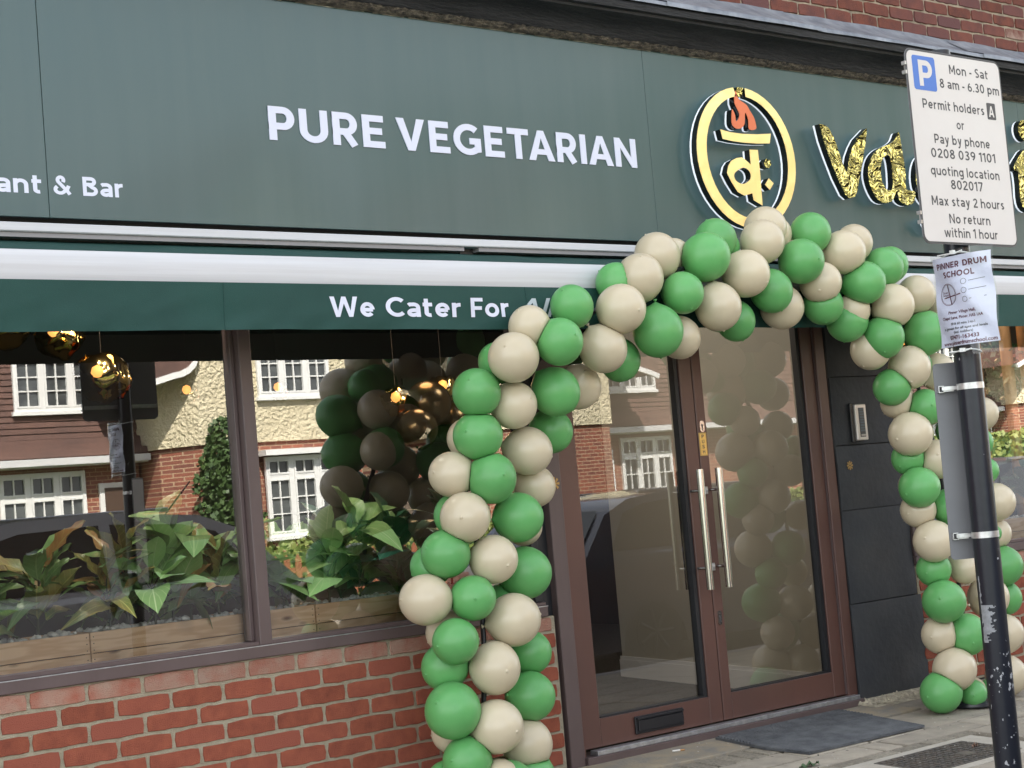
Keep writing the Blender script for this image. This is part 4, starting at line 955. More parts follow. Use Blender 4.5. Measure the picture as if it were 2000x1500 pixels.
def vy(x, t): return -.462 + t * (.007 * math.sin(x * 2.1 + 1) + .014 * pnoise((x * 3.1, 0, t)) + .007 * pnoise((x * 9 + t * 3, 5, t * 2.4)))
def vz(x): return 1.9500 + .0022 * math.sin(x * 2.6 - .6) + .0012 * pnoise((x * 5, 8, 8))
for i in range(n_ + 1):
    x = AX0 + (AX1 - AX0) * i / n_
    for j in range(nz + 1):
        t = j / nz; V.append((x, vy(x, t), 2.129 + (vz(x) - 2.129) * t))
w = nz + 1
for i in range(n_):
    for j in range(nz): F.append((i * w + j, (i + 1) * w + j, (i + 1) * w + j + 1, i * w + j + 1))
val = MB().add(V, F).build('valance', m_cloth, aw, smooth='all')
for xs_ in (.66, 2.1, 3.5, 4.9): 
    P = [(xs_, vy(xs_, t / 8) - .0012, 2.129 + (vz(xs_) + .001 - 2.129) * t / 8) for t in range(9)]
    MB().tube(P, .0012, 5).build('stitched_seam', m_cloth, val)
def onv(x, z, l): return (x, vy(x, (2.129 - z) / .18) - .0022 - .00012 * l, z)
for wd, xa, xb, m_, kw in (('We', 1.118, 1.322, m_white, {}), ('Cater', 1.375, 1.752, m_white, {}), ('For', 1.803, 1.999, m_white, {}), ('All', 2.035, 2.225, m_greyvinyl, dict(slant=.30, w=.15))):
    write(wd, xa, xb, 1.9995, .080, val, m_, onv, gap=.10, name='printed_letter', **({'w': .188} | kw))
BALLOONS=[(1.531,-0.360,0.865,0.1061,1),(1.703,-0.444,0.853,0.0935,0),(2.047,-0.360,0.925,0.1124,0),(1.903,-0.442,0.743,0.1115,1),(1.997,-0.277,0.810,0.0868,0),(1.601,-0.445,0.691,0.0941,0),(1.687,-0.275,0.719,0.0900,1),(1.634,-0.309,0.581,0.0974,0),(2.072,-0.311,0.585,0.0961,0),(1.784,-0.443,0.561,0.1078,1),(1.590,-0.402,0.415,0.1139,0),(2.020,-0.360,0.410,0.1065,0),(1.760,-0.451,0.329,0.1133,1),(1.672,-0.276,0.309,0.0895,1),(1.640,-0.402,0.206,0.1032,0),(1.984,-0.360,0.217,0.1065,1),(1.911,-0.278,0.091,0.0855,0),(1.607,-0.301,0.123,0.0885,0),(1.754,-0.443,0.097,0.1048,1),(1.985,-0.360,0.029,0.1023,0),(1.551,-0.410,0.033,0.1032,1),(1.804,-0.442,-0.097,0.1051,0),(1.612,-0.410,-0.167,0.1008,0),(1.971,-0.360,-0.160,0.0963,1),(1.795,-0.465,1.684,0.1010,0),(1.969,-0.480,1.627,0.1007,1),(2.179,-0.508,1.677,0.1052,0),(1.800,-0.444,1.509,0.1028,0),(1.875,-0.276,1.507,0.0893,1),(2.289,-0.323,1.520,0.0993,0),(2.073,-0.417,1.436,0.1050,1),(1.715,-0.360,1.360,0.0984,1),(1.832,-0.468,1.331,0.1043,0),(2.160,-0.336,1.286,0.0926,1),(1.699,-0.444,1.181,0.1043,1),(1.997,-0.409,1.160,0.1059,0),(1.778,-0.276,1.191,0.0940,0),(1.629,-0.385,1.039,0.1020,0),(1.824,-0.443,1.000,0.1037,1),(2.127,-0.278,1.118,0.0851,1),(1.632,-0.275,0.994,0.0881,0),(1.905,-0.590,1.814,0.1047,1),(2.023,-0.567,1.944,0.0892,1),(2.108,-0.646,1.870,0.0998,0),(2.240,-0.596,2.024,0.0953,0),(1.946,-0.439,1.809,0.0886,0),(2.396,-0.592,1.847,0.1053,1),(2.460,-0.657,2.009,0.1100,1),(2.639,-0.603,2.151,0.1089,1),(2.556,-0.542,2.139,0.0927,0),(2.605,-0.466,1.810,0.0941,0),(2.406,-0.400,1.703,0.1015,1),(2.796,-0.565,2.261,0.1048,1),(2.950,-0.513,2.280,0.0757,1),(3.022,-0.638,2.248,0.1109,0),(3.194,-0.551,2.347,0.0985,0),(3.276,-0.530,2.324,0.0668,0),(2.844,-0.654,2.083,0.0968,0),(2.695,-0.630,1.918,0.1149,0),(2.907,-0.543,1.898,0.0983,1),(3.261,-0.651,2.177,0.1098,1),(3.068,-0.645,2.024,0.1098,1),(3.431,-0.615,2.333,0.1042,1),(3.534,-0.552,2.414,0.1038,1),(3.277,-0.544,1.975,0.0951,0),(3.454,-0.622,2.105,0.1028,0),(3.597,-0.552,2.038,0.1061,1),(3.652,-0.648,2.242,0.1080,0),(3.834,-0.566,2.395,0.1022,0),(3.632,-0.511,2.395,0.0891,1),(3.810,-0.621,2.149,0.1028,1),(3.862,-0.580,2.045,0.0997,0),(4.002,-0.620,2.299,0.1075,1),(4.168,-0.554,2.359,0.0940,1),(4.100,-0.646,2.146,0.1064,0),(4.321,-0.599,2.233,0.1024,0),(4.438,-0.548,2.256,0.0935,0),(4.090,-0.573,2.022,0.0852,1),(4.078,-0.538,1.976,0.1025,0),(4.303,-0.645,2.032,0.1080,1),(4.587,-0.580,2.100,0.0997,1),(4.257,-0.608,1.883,0.1078,0),(4.233,-0.540,1.829,0.1020,1),(4.595,-0.603,1.896,0.1146,0),(4.470,-0.582,1.729,0.1097,1),(4.387,-0.526,1.637,0.0968,0),(4.777,-0.514,1.707,0.0981,1),(4.483,-0.474,1.564,0.0867,1),(4.578,-0.573,1.523,0.0961,0),(4.832,-0.574,2.037,0.0982,1),(4.300,-0.500,1.789,0.0593,0),(4.465,-0.552,1.393,0.1107,1),(4.872,-0.475,1.396,0.0677,0),(4.638,-0.564,1.254,0.1018,1),(4.518,-0.481,1.272,0.0879,0),(4.484,-0.558,1.121,0.1043,0),(4.700,-0.563,1.010,0.0932,0),(4.538,-0.494,1.006,0.0909,1),(5.147,-0.488,1.172,0.0689,0),(5.146,-0.530,1.003,0.1031,1),(5.148,-0.494,1.475,0.0920,1),(5.098,-0.488,1.326,0.0851,0),(4.550,-0.564,0.843,0.1063,1),(4.606,-0.500,0.697,0.0915,0),(4.819,-0.531,0.687,0.0848,1),(4.579,-0.564,0.535,0.1115,0),(5.034,-0.500,0.511,0.1105,1),(5.188,-0.476,0.834,0.0848,1),(5.132,-0.500,0.838,0.0490,0),(5.187,-0.500,0.661,0.1102,0),(5.226,-0.464,0.486,0.0931,0),(4.609,-0.494,0.363,0.0956,1),(4.719,-0.575,0.353,0.1076,0),(5.133,-0.500,0.307,0.1067,1),(4.610,-0.563,0.191,0.1114,1),(4.533,-0.526,0.084,0.1049,0),(4.739,-0.562,0.039,0.0711,0),(5.118,-0.500,0.066,0.1107,1),(5.002,-0.469,-0.020,0.0537,0)]
BACK_BALLOONS=[(1.815,-0.291,0.837,0.0870,0),(2.026,-0.288,0.721,0.1037,1),(1.699,-0.297,0.665,0.0875,1),(1.899,-0.302,0.547,0.1003,0),(1.686,-0.252,0.387,0.1059,1),(1.865,-0.301,0.303,0.1054,1),(1.749,-0.248,0.174,0.0960,1),(1.861,-0.287,0.078,0.0975,0),(1.667,-0.254,-0.002,0.0960,1),(1.918,-0.296,-0.136,0.0978,1),(1.716,-0.264,-0.210,0.0938,1),(1.907,-0.310,1.698,0.0940,1),(2.079,-0.337,1.631,0.0936,1),(2.299,-0.377,1.688,0.0979,1),(1.917,-0.291,1.521,0.0956,0),(2.186,-0.269,1.437,0.0977,0),(1.941,-0.323,1.323,0.0970,1),(1.821,-0.302,1.184,0.0970,0),(2.118,-0.265,1.160,0.0985,1),(1.927,-0.304,0.986,0.0964,1),(2.012,-0.446,1.822,0.0973,0),(2.232,-0.505,1.892,0.0928,1),(2.530,-0.447,1.868,0.0979,1),(2.593,-0.516,2.033,0.1023,0),(3.157,-0.513,2.274,0.1032,1),(2.966,-0.518,2.111,0.0901,0),(2.832,-0.496,1.926,0.1068,1),(3.406,-0.519,2.199,0.1021,1),(3.194,-0.525,2.032,0.1021,0),(3.570,-0.500,2.356,0.0969,1),(3.584,-0.493,2.129,0.0956,1),(3.785,-0.524,2.276,0.1005,1),(3.940,-0.512,2.159,0.0956,0),(4.144,-0.495,2.315,0.1000,1),(4.247,-0.520,2.162,0.0989,1),(4.457,-0.536,2.055,0.1004,1),(4.406,-0.485,1.903,0.1003,1),(4.748,-0.500,1.905,0.1066,1),(4.625,-0.477,1.749,0.1020,0),(4.736,-0.464,1.521,0.0893,1),(4.618,-0.427,1.401,0.1029,1),(4.780,-0.444,1.263,0.0947,1),(4.623,-0.436,1.127,0.0970,1),(4.842,-0.454,1.006,0.0867,1),(5.305,-0.422,1.005,0.0959,1),(4.708,-0.445,0.831,0.0989,0),(4.971,-0.413,0.664,0.0788,1),(4.731,-0.456,0.520,0.1037,1),(4.878,-0.465,0.343,0.1001,1),(4.756,-0.462,0.178,0.1036,1),(4.875,-0.463,0.015,0.0661,1)]
# ------------------------------------------------------------------ balloon arch
arch = empty('balloon_arch', 'arch of green and beige balloons around the entrance on black base plates', 'balloon arch', (3.25, -.5, 0))
line = [(1.748, -0.36, -0.012), (1.76, -0.36, 0.26), (1.804, -0.36, 0.671), (1.82, -0.36, 1.198), (1.934, -0.361, 1.513), (2.088, -0.483, 1.778), (2.436, -0.58, 2.027), (2.919, -0.58, 2.192), (3.503, -0.58, 2.276), (3.928, -0.58, 2.185), (4.287, -0.579, 1.984), (4.583, -0.528, 1.647), (4.722, -0.5, 1.247), (4.784, -0.5, 0.844), (4.803, -0.5, 0.446), (4.827, -0.5, -0.018)]
_a = smooth_poly([(p[0], p[2]) for p in line], 6, closed=False); _b = smooth_poly([(p[0], p[1]) for p in line], 6, closed=False)
sp = [(a[0], b[1], a[1]) for a, b in zip(_a, _b)]
MB().tube([(x - 3.25, y + .5, z + .01) for x, y, z in sp], .011, 8).build('arch_pole', m_black, arch, smooth=True)
for bx, by in ((1.748, -0.360), (4.827, -0.500)):
    MB().lathe([(0, .0), (.155, .0), (.16, .006), (.158, .022), (.14, .031), (.03, .034), (.022, .05), (.02, .12), (0, .12)], (bx - 3.25, by + .5, by * .04 + .002), 32).build('base_plate', mat('black_weighted_base', (.02, .022, .028), .28), arch, smooth=True)
def balloon_mesh(name, m, seed):
    rr = random.Random(seed); me_ = MB(); nu, nv = 32, 20; prof = []
    e = rr.uniform(.98, 1.05)
    for j in range(nv + 1):
        t = PI * j / nv; r = math.sin(t) * (1 - .05 * max(0, math.cos(t))); z = -math.cos(t) * (e if math.cos(t) < 0 else 1.0)
        if t < .42 : z -= .10 * (1 - t / .42) ** 2        # narrows towards the knot
        prof.append((r, z))
    # little nipple on the outer pole
    prof = prof[:-1] + [(.10, e * .996), (.05, e * 1.0), (.042, e * 1.02), (.028, e * 1.035), (.018, e * 1.03), (.0, e * 1.012)]
    k = 0
    me_.lathe(prof, (0, 0, 0), nu); me_.lathe([(.0, -1.10), (.06, -1.13), (.085, -1.19), (.05, -1.2)], (0, 0, 0), 8)
    return me_.data(name, [m], smooth='all')
BG = [balloon_mesh('balloon', m_green, s) for s in range(3)]; BB = [balloon_mesh('balloon', m_beige, 10 + s) for s in range(3)]
def axis_pt(x, z):
    best = min(sp, key=lambda p: (p[0] - x) ** 2 + (p[2] - z) ** 2); return Vector(best)
ITEMS = []
for i, (x, y, z, r, c) in enumerate(BALLOONS + BACK_BALLOONS):
    if z < r * .98 - .02: z = r * .98 - .018
    p = Vector((x, y, z)); out = p - axis_pt(x, z)
    if out.length < .01: out = Vector((0, -1, 0))
    out = (out.normalized() + Vector((rnd.uniform(-.3, .3), rnd.uniform(-.3, .3), rnd.uniform(-.3, .3)))).normalized()
    ITEMS.append((p, r, c, out.to_track_quat('Z', 'Y').to_matrix(), r * rnd.uniform(1.0, 1.03)))
base_me = {0: [[v.co.copy() for v in m.vertices] for m in BG], 1: [[v.co.copy() for v in m.vertices] for m in BB]}
for i, (p, r, c, rot, rz) in enumerate(ITEMS):
    k = rnd.randrange(3); me = (BB if c else BG)[k].copy(); me.name = 'balloon'
    near = []
    for j, (q, r2, *_r) in enumerate(ITEMS):
        if j == i: continue
        d = (q - p).length
        if d < r + r2 and d > 1e-4:
            n = (q - p) / d; t = (d * d + r * r - r2 * r2) / (2 * d)      # plane where the two skins press together
            if t > .5 * r: near.append((n, t))
    cos = []; ax_, ay_ = r * rnd.uniform(.965, 1.02), r * rnd.uniform(.965, 1.02)
    for v in base_me[c][k]:
        w = rot @ Vector((v.x * ax_, v.y * ay_, v.z * rz))
        for n, t in near:
            a_ = w.dot(n); e = a_ - (t - .0008)
            if e > 0: w = w - n * e
            elif e > -.10 * r: w = w * (1 + .02 * (1 + e / (.10 * r)))          # slight bulge round the flat contact
        cos += [w.x, w.y, w.z]
    me.vertices.foreach_set('co', cos); me.update()
    link('balloon', me, arch, p - Vector((3.25, -.5, 0)))
for m in BG + BB: bpy.data.meshes.remove(m)
# ------------------------------------------------------------------ signpost
PB = Vector((1.6825, -2.945, 0)); PT = Vector((1.7010, -2.945, 2.46))
def pp_(z): return PB + (PT - PB) * (z / 2.46)
SGL, SGS = (.0985, .2451, -.0517), 1.0417
sg = empty('parking_signpost', 'chipped black steel post carrying the white parking restrictions sign in the foreground', 'signpost', SGL); sg.scale = (SGS,) * 3
MB().tube([pp_(-.10), pp_(.8), pp_(1.6), pp_(2.44)], .0375, 40).build('post', m_post, sg, smooth=True)
rr = random.Random(4); V = []; F = []; nu, nv = 44, 64
def bare(u, v):    # u round the post, v height
    ang = R(146 + u * 105); q = pp_(v); return (q.x + .03765 * math.cos(ang), q.y + .03765 * math.sin(ang), v)
for j in range(nv):
    for i in range(nu):
        z0_, z1_ = .715 + .19 * j / nv, .715 + .19 * (j + 1) / nv; u0, u1 = i / nu, (i + 1) / nu; t = j / nv; jj = j * 22 / nv
        lim = (.18 + .10 * pnoise((jj * .8, 1, 1)) if t > .55 else .62 + .35 * pnoise((jj * .9, 4, 1)) + .12 * pnoise((jj * 3, 4, 9))) if t > .12 else .35 + .3 * pnoise((jj * 2, 7, 7))
        if u0 < .10 + .05 * pnoise((jj * .7, 9, 2)) or u0 > lim or pnoise((u0 * 9, jj * .5, 3)) > .38: continue
        k = len(V); V += [bare(u0, z0_), bare(u1, z0_), bare(u1, z1_), bare(u0, z1_)]; F.append((k, k + 1, k + 2, k + 3))
MB().add(V, F).build('bare_metal_patch', mat('scraped_grey', (.27, .28, .30), .6, var=(.18, .19, .2), vs_=60), sg)
def rrect(x0, x1, z0, z1, r, n=6):
    P = []
    for cx, cz, t in ((x1 - r, z1 - r, 0), (x0 + r, z1 - r, PI / 2), (x0 + r, z0 + r, PI), (x1 - r, z0 + r, 3 * PI / 2)):
        for i in range(n + 1): a = t + PI / 2 * i / n; P.append((cx + r * math.cos(a), cz + r * math.sin(a)))
    return P
SX0, SX1, SZ0, SZ1 = 1.473, 1.923, 1.856, 2.419
y0 = -3.087
# the plate hangs in front of the post; everything is laid out on its face
SK = 0.975   # plate stands nearer than the plane the writing was measured on
def sx(x): return x
pl = MB().prism(rrect(SX0, SX1, SZ0, SZ1, .028), -3.0 + .0, -2.9975, 0).build('sign_plate', m_signgrey, sg)
MB().prism(rrect(SX0 + .001, SX1 - .001, SZ0 + .001, SZ1 - .001, .027), -3.0006, -3.0002).build('border_line', m_signblack, pl)
MB().prism(rrect(SX0 + .0065, SX1 - .0065, SZ0 + .0065, SZ1 - .0065, .022), -3.0011, -3.0007).build('white_face', m_signface, pl)
MB().prism(rrect(1.502, 1.606, 2.300, 2.400, .009), -3.0016, -3.0012).build('blue_panel', m_signblue, pl)
SF = lambda y: (lambda x, z, l: (x, y - .00006 * l, z))
write('P', 1.528, 1.590, 2.312, .076, pl, m_signface, SF(-3.0017), w=.2, name='legend')
MB().prism(rrect(1.836, 1.878, 2.2375, 2.2875, .004), -3.0016, -3.0012).build('permit_panel', m_signblack, pl)
write('A', 1.844, 1.870, 2.2455, .033, pl, m_signface, SF(-3.0017), w=.19, name='legend')
CAPH = .0275
for body, a_, b_, zc, cap in (('Mon - Sat', 1.672, 1.859, 2.373, CAPH), ('8 am - 6.30 pm', 1.621, 1.906, 2.328, CAPH), ('Permit holders', 1.531, 1.822, 2.262, CAPH), ('or', 1.680, 1.716, 2.207 + .003, CAPH), ('Pay by phone', 1.569, 1.832, 2.162, CAPH), ('0208 039 1101', 1.547, 1.852, 2.120, CAPH), ('quoting location', 1.537, 1.863, 2.069, CAPH), ('802017', 1.624, 1.775, 2.031, CAPH), ('Max stay 2 hours', 1.527, 1.871, 1.981, CAPH), ('No return', 1.600, 1.794, 1.931, CAPH), ('within 1 hour', 1.570, 1.824, 1.890, CAPH)):
    write(body, a_, b_, zc - cap / 2, cap, pl, m_signblack, SF(-3.0013), w=.165, gap=.15, sp=.34, single=True, name='legend')
for z in (2.36, 1.93):
    c_ = MB(); c_.box(SX0 + .01, SX1 - .01, -2.997, -2.986, z - .01, z + .01); c_.box(SX0 - .006, SX0 + .001, -3.003, -2.99, z - .018, z - .008); c_.box(SX0 - .006, SX0 + .001, -3.003, -2.99, z + .008, z + .018); c_.build('channel_rail', m_clip, sg)
# second narrow plate seen from its back, clipped behind the post
dv = Vector((.78, -.62, 0)).normalized(); fw = Vector((.62, .78, 0)).normalized()      # across / away from the viewer
def plate_pt(u, z, t): return pp_(z) + dv * u + fw * (.055 + t)
V = []; P2 = rrect(-.090, .050, .953, 1.528, .012); n_ = len(P2)
V = [plate_pt(u, z, 0) for u, z in P2] + [plate_pt(u, z, .003) for u, z in P2]
F = [tuple(range(n_)), tuple(n_ + i for i in reversed(range(n_)))] + [(i, (i + 1) % n_, n_ + (i + 1) % n_, n_ + i) for i in range(n_)]
MB().add(V, F).build('narrow_sign_plate', m_signgrey, sg)
V = [plate_pt(u, z, .0035) for u, z in rrect(-.084, .044, .96, 1.52, .01)]
MB().add(V, [tuple(range(n_))]).build('narrow_sign_face', m_signface, sg)
for z in (1.452, 1.022):
    q = pp_(z); m_ = MB(); ring = []
    axd = (PT - PB).normalized()
    for h in (-.009, .009):
        for i in range(32):
            t = 2 * PI * i / 32; ring.append(q + axd * h + Vector((math.cos(t), math.sin(t), 0)) * .0392)
    m_.add(ring, [(i, (i + 1) % 32, 32 + (i + 1) % 32, 32 + i) for i in range(32)])
    m_.build('strap_clip', m_clip, sg, smooth=True)
    j = MB()
    def slabp(u0, u1, z0, z1, t0, t1):
        P = [(u, zz_, t) for zz_ in (z0, z1) for t in (t0, t1) for u in (u0, u1)]
        vs_ = [plate_pt(u, z + zz_, t) for u, zz_, t in P]; j.add(vs_, [(0, 2, 3, 1), (4, 5, 7, 6), (0, 1, 5, 4), (2, 6, 7, 3), (0, 4, 6, 2), (1, 3, 7, 5)])
    slabp(-.082, -.080, -.011, .009, -.014, 0); slabp(-.082, -.066, .007, .009, -.014, 0); slabp(-.082, -.066, -.011, -.009, -.014, 0)
    slabp(-.076, -.034, -.005, .005, -.030, -.022); slabp(-.071, -.040, -.009, .006, -.024, -.0145)
    j.build('clip_bracket', m_clip, sg)

# ------------------------------------------------------------------ laminated poster tied round the post
po = empty('poster', 'laminated drum school notice tied to the black post below the parking sign', 'poster', SGL); po.scale = (SGS,) * 3
def pst(u, z, off=0.0):
    """u along the sheet 0 (left, far) .. 1 (right, near); wraps gently round the post"""
    y = -2.893 - .200 * u; bend = .022 * math.sin(PI * min(1, max(0, u))) - .012 * u * u
    x = 1.648 - bend + .004 * math.sin(z * 40 + u * 9) - off
    return Vector((x + .0 , y, z + .012 * (1 - u) * 0 - .010 * math.sin(PI * u) * 0))
def sheet(u0, u1, z0, z1, nu, nz, off, name, m, par, zf=None):
    V = []; F = []
    for j in range(nz + 1):
        for i in range(nu + 1):
            u = u0 + (u1 - u0) * i / nu; z = z0 + (z1 - z0) * j / nz; V.append(pst(u, z, off))
    w = nu + 1
    for j in range(nz):
        for i in range(nu): F.append((j * w + i, j * w + i + 1, (j + 1) * w + i + 1, (j + 1) * w + i))
    return MB().add(V, F).build(name, m, par, smooth='all', fix=False)
ms = glass_mat('clear_sleeve', .9, tint=(.90, .93, .92), wob=.25)
pa = sheet(.0, .97, 1.568, 1.828, 14, 12, 0, 'paper_sheet', m_paper, po)
sheet(-.02, 1.0, 1.538, 1.845, 14, 12, .0022, 'plastic_sleeve', ms, po)
def ptxt(body, u0, u1, zb, cap, bold=.018, m=m_ink, shear=0):
    v, f = text2d(body, u0, u1, zb, cap, bold, shear)
    MB().add([pst(a_, b_, .0009) for a_, b_ in v], f).build('printed_text', m, pa, fix=False)
Zt = lambda t: 1.828 - t * .26
PSF = lambda x, z, l: pst(x, z, .0009 + .00006 * l)
write('PINNER', .10, .50, Zt(.13), .0175, pa, m_ink, PSF, w=.2, single=True, name='printed_text'); write('DRUM', .56, .92, Zt(.13), .0175, pa, m_ink, PSF, w=.2, single=True, name='printed_text'); write('SCHOOL', .22, .72, Zt(.235), .0175, pa, m_ink, PSF, w=.2, single=True, name='printed_text')
ptxt('Pinner Village Hall,', .24, .70, Zt(.640), .0085, .022); ptxt('Chapel Lane, Pinner, HA5 1AA', .12, .80, Zt(.70), .0085, .022)
ptxt('30 & 60 mins 1-to-1', .28, .66, Zt(.765), .007, .018, m_signblack); ptxt('in groups for all ages and levels', .12, .84, Zt(.815), .007, .018, m_signblack); ptxt('(incl. toddlers)', .32, .62, Zt(.86), .007, .018, m_signblack)
ptxt('07471-163433', .22, .70, Zt(.925), .0115, .026); ptxt('www.pinnerdrumschool.com', .06, .94, Zt(.985), .0115, .026)
def pring(cu, cz, ru, rz, th, n=28, m=m_ink, nm='printed_ring'):
    V = []; F = []
    for i in range(n):
        t = 2 * PI * i / n
        for k in (0, 1): V.append(pst(cu + (ru - k * th / .205) * math.cos(t), cz + (rz - k * th) * math.sin(t), .0009))
    for i in range(n): a_ = 2 * i; b_ = 2 * ((i + 1) % n); F.append((a_, b_, b_ + 1, a_ + 1))
    MB().add(V, F).build(nm, m, pa, fix=False)
pring(.26, Zt(.42), .155, .032, .0014); pring(.26, Zt(.42), .142, .0292, .0008)
def pline(u0, z0, u1, z1, th, m=m_ink):
    d_ = Vector(((u1 - u0) * .205, z1 - z0)); d_.normalize(); a_, b_ = -d_.y * th / .205, d_.x * th
    MB().add([pst(u0 + a_, z0 + b_, .001), pst(u1 + a_, z1 + b_, .001), pst(u1 - a_, z1 - b_, .001), pst(u0 - a_, z0 - b_, .001)], [(0, 1, 2, 3)]).build('printed_drumstick', m, pa, fix=False)
pline(.17, Zt(.455), .50, Zt(.43), .0016); pline(.27, Zt(.31), .31, Zt(.54), .0016)
ptxt('Drum', .15, .25, Zt(.405), .006, .02); ptxt('School', .15, .26, Zt(.435), .006, .02)
for zt in (.30, .40, .50):
    pring(.56, Zt(zt), .042, .0085, .0011, 16, m_signblack, 'printed_icon'); pline(.63, Zt(zt), .86, Zt(zt - .012), .0007, m_signblack)
for z in (1.553, 1.836):
    q = pp_(z); P = [q + Vector((math.cos(t) * .043 - .004, math.sin(t) * .043, .004 * math.sin(t * 2))) for t in [2 * PI * i / 28 for i in range(29)]]
    t_ = MB().tube(P, .0022, 6); t_.tube([pst(.15, z, .004), pst(.5, z - .002, .006), pst(.6, z + .002, .004)], .0022, 6); t_.box(1.615, 1.627, -2.99, -2.978, z - .005, z + .006)
    t_.build('cable_tie', mat('clear_tie', (.75, .77, .76), .3), po)

# ------------------------------------------------------------------ intercom, mat, litter
ic = empty('door_intercom', 'slim metal door entry keypad mounted on the charcoal pier', 'intercom', (4.727, -.004, 1.49))
MB().box(-.072, -.045, -.015, .0, -.105, .105, b=.003).build('back_box', m_black, ic)
fp = MB().box(-.046, .046, -.026, .0, -.098, .098, b=.004).build('face_plate', mat('brushed_face', (.58, .55, .52), .4, metal=.6), ic)
MB().box(-.020, .024, -.0275, -.0255, -.080, .078).build('dark_inset', m_signblack, fp)
for i in range(9): MB().box(-.016, .020, -.0285, -.0274, .066 - i * .0145, .0755 - i * .0145).build('call_button', mat('button_blue_grey', (.07, .10, .12), .3), fp)
MB().box(-.016, .020, -.0290, -.0274, -.075, -.065).build('bell_button', mat('button_pale', (.4, .38, .34), .3), fp)
dm = empty('door_mat', 'dark blue grey ribbed rubber mat on the paving in front of the right door', 'mat', (3.76, -.40, -.016)); dm.rotation_euler = (.04, 0, 0)
mp_ = [(3.372, -.063), (4.275, -.063), (4.24, -.293), (4.152, -.701), (3.34, -.687), (3.314, -.435)]
mp_ = [(x - 3.76, y + .40) for x, y in mp_]
MB().prism(mp_, .004, .0155, plane='xy').build('mat_base', m_rubber, dm)
rb = MB()
def inside_x(y):
    xs_ = []
    for i in range(len(mp_)):
        (xa, ya), (xb, yb) = mp_[i], mp_[(i + 1) % len(mp_)]
        if (ya - y) * (yb - y) < 0: xs_.append(xa + (xb - xa) * (y - ya) / (yb - ya))
    return (min(xs_) + .008, max(xs_) - .008) if len(xs_) >= 2 else None
y = .32
while y > .06:
    r_ = inside_x(y)
    if r_: rb.prism([(y - .0065, .0155), (y + .0065, .0155), (y + .004, .0225), (y - .004, .0225)], r_[0], r_[1], plane='yz')
    y -= .024
while y > -.285:
    r_ = inside_x(y)
    if r_: rb.prism([(y - .005, .0155), (y + .005, .0155), (y, .0185)], r_[0], r_[1], plane='yz')
    y -= .017
o = rb.build('rubber_rib', m_rubber, dm); o['kind'] = 'stuff'
cg = empty('cigarette_end', 'cigarette end lying on the stained stone below the letter plate', 'cigarette end', (3.061, -.122, .0035), rotz=-.5)
MB().tube([(-.025, 0, 0), (.012, 0, 0)], .004, 10).build('paper', mat('cig_paper', (.75, .73, .68), .7), cg); MB().tube([(.0121, 0, 0), (.034, 0, 0)], .0041, 10).build('filter', mat('cig_filter', (.45, .24, .10), .8), cg)
def leaf_mesh(name, m, L_=.25, W_=.12, curl=.25, fold=.18, seed=0, nx=4, ny=9, wav=.012, pw=.85):
    rr = random.Random(seed); V = []; F = []
    for j in range(ny + 1):
        t = j / ny; w = W_ / 2 * (math.sin(PI * t ** pw) ** .72) if 0 < t < 1 else .0015
        for i in range(nx + 1):
            s = -1 + 2 * i / nx
            V.append((s * w, t * L_ * math.cos(curl * t) , -curl * L_ * t * t + fold * abs(s) * w + wav * math.sin(t * 17 + s * 2 + seed) * abs(s)))
    w_ = nx + 1
    for j in range(ny):
        for i in range(nx): F.append((j * w_ + i, j * w_ + i + 1, (j + 1) * w_ + i + 1, (j + 1) * w_ + i))
    return MB().add(V, F).data(name, [m], smooth='all')
lf = link('fallen_leaf', leaf_mesh('fallen_leaf', mat('fallen_leaf_green', (.07, .13, .06), .6), .10, .055, .15, .12), None, (3.20, -.865, -.026), (0.04, .06, 1.2)); tag(lf, 'dull green fallen leaf curling on the paving in front of the mat', 'leaf')
lf2 = link('fallen_leaf', leaf_mesh('fallen_leaf', mat('fallen_leaf_brown', (.28, .16, .11), .7), .035, .03, .6, .5), None, (3.90, -1.187, -.04), (0.1, .1, .9)); tag(lf2, 'small dry brown leaf on the iron manhole cover', 'leaf')
rr = random.Random(12); gt_ = MB()
for k in range(150):
    x, y = rr.uniform(2.6, 4.6), -rr.random() ** 1.3 * 1.2 - .03; q = rr.uniform(.0015, .0055); z = .04 * y + .0015 + q * .5
    P, F = [(x + q * rr.uniform(.6, 1.4) * a_, y + q * rr.uniform(.6, 1.4) * b_, z + q * .5 * c_) for a_, b_, c_ in ((1, 0, 0), (0, 1, 0), (-1, 0, 0), (0, -1, 0), (0, 0, 1))], [(0, 1, 4), (1, 2, 4), (2, 3, 4), (3, 0, 4)]
    gt_.add(P, F)
o = gt_.build('grit', mat('pale_grit', (.5, .48, .42), .9), None); o['kind'] = 'stuff'; o['label'] = 'scattered pale grit and crumbs on the paving'
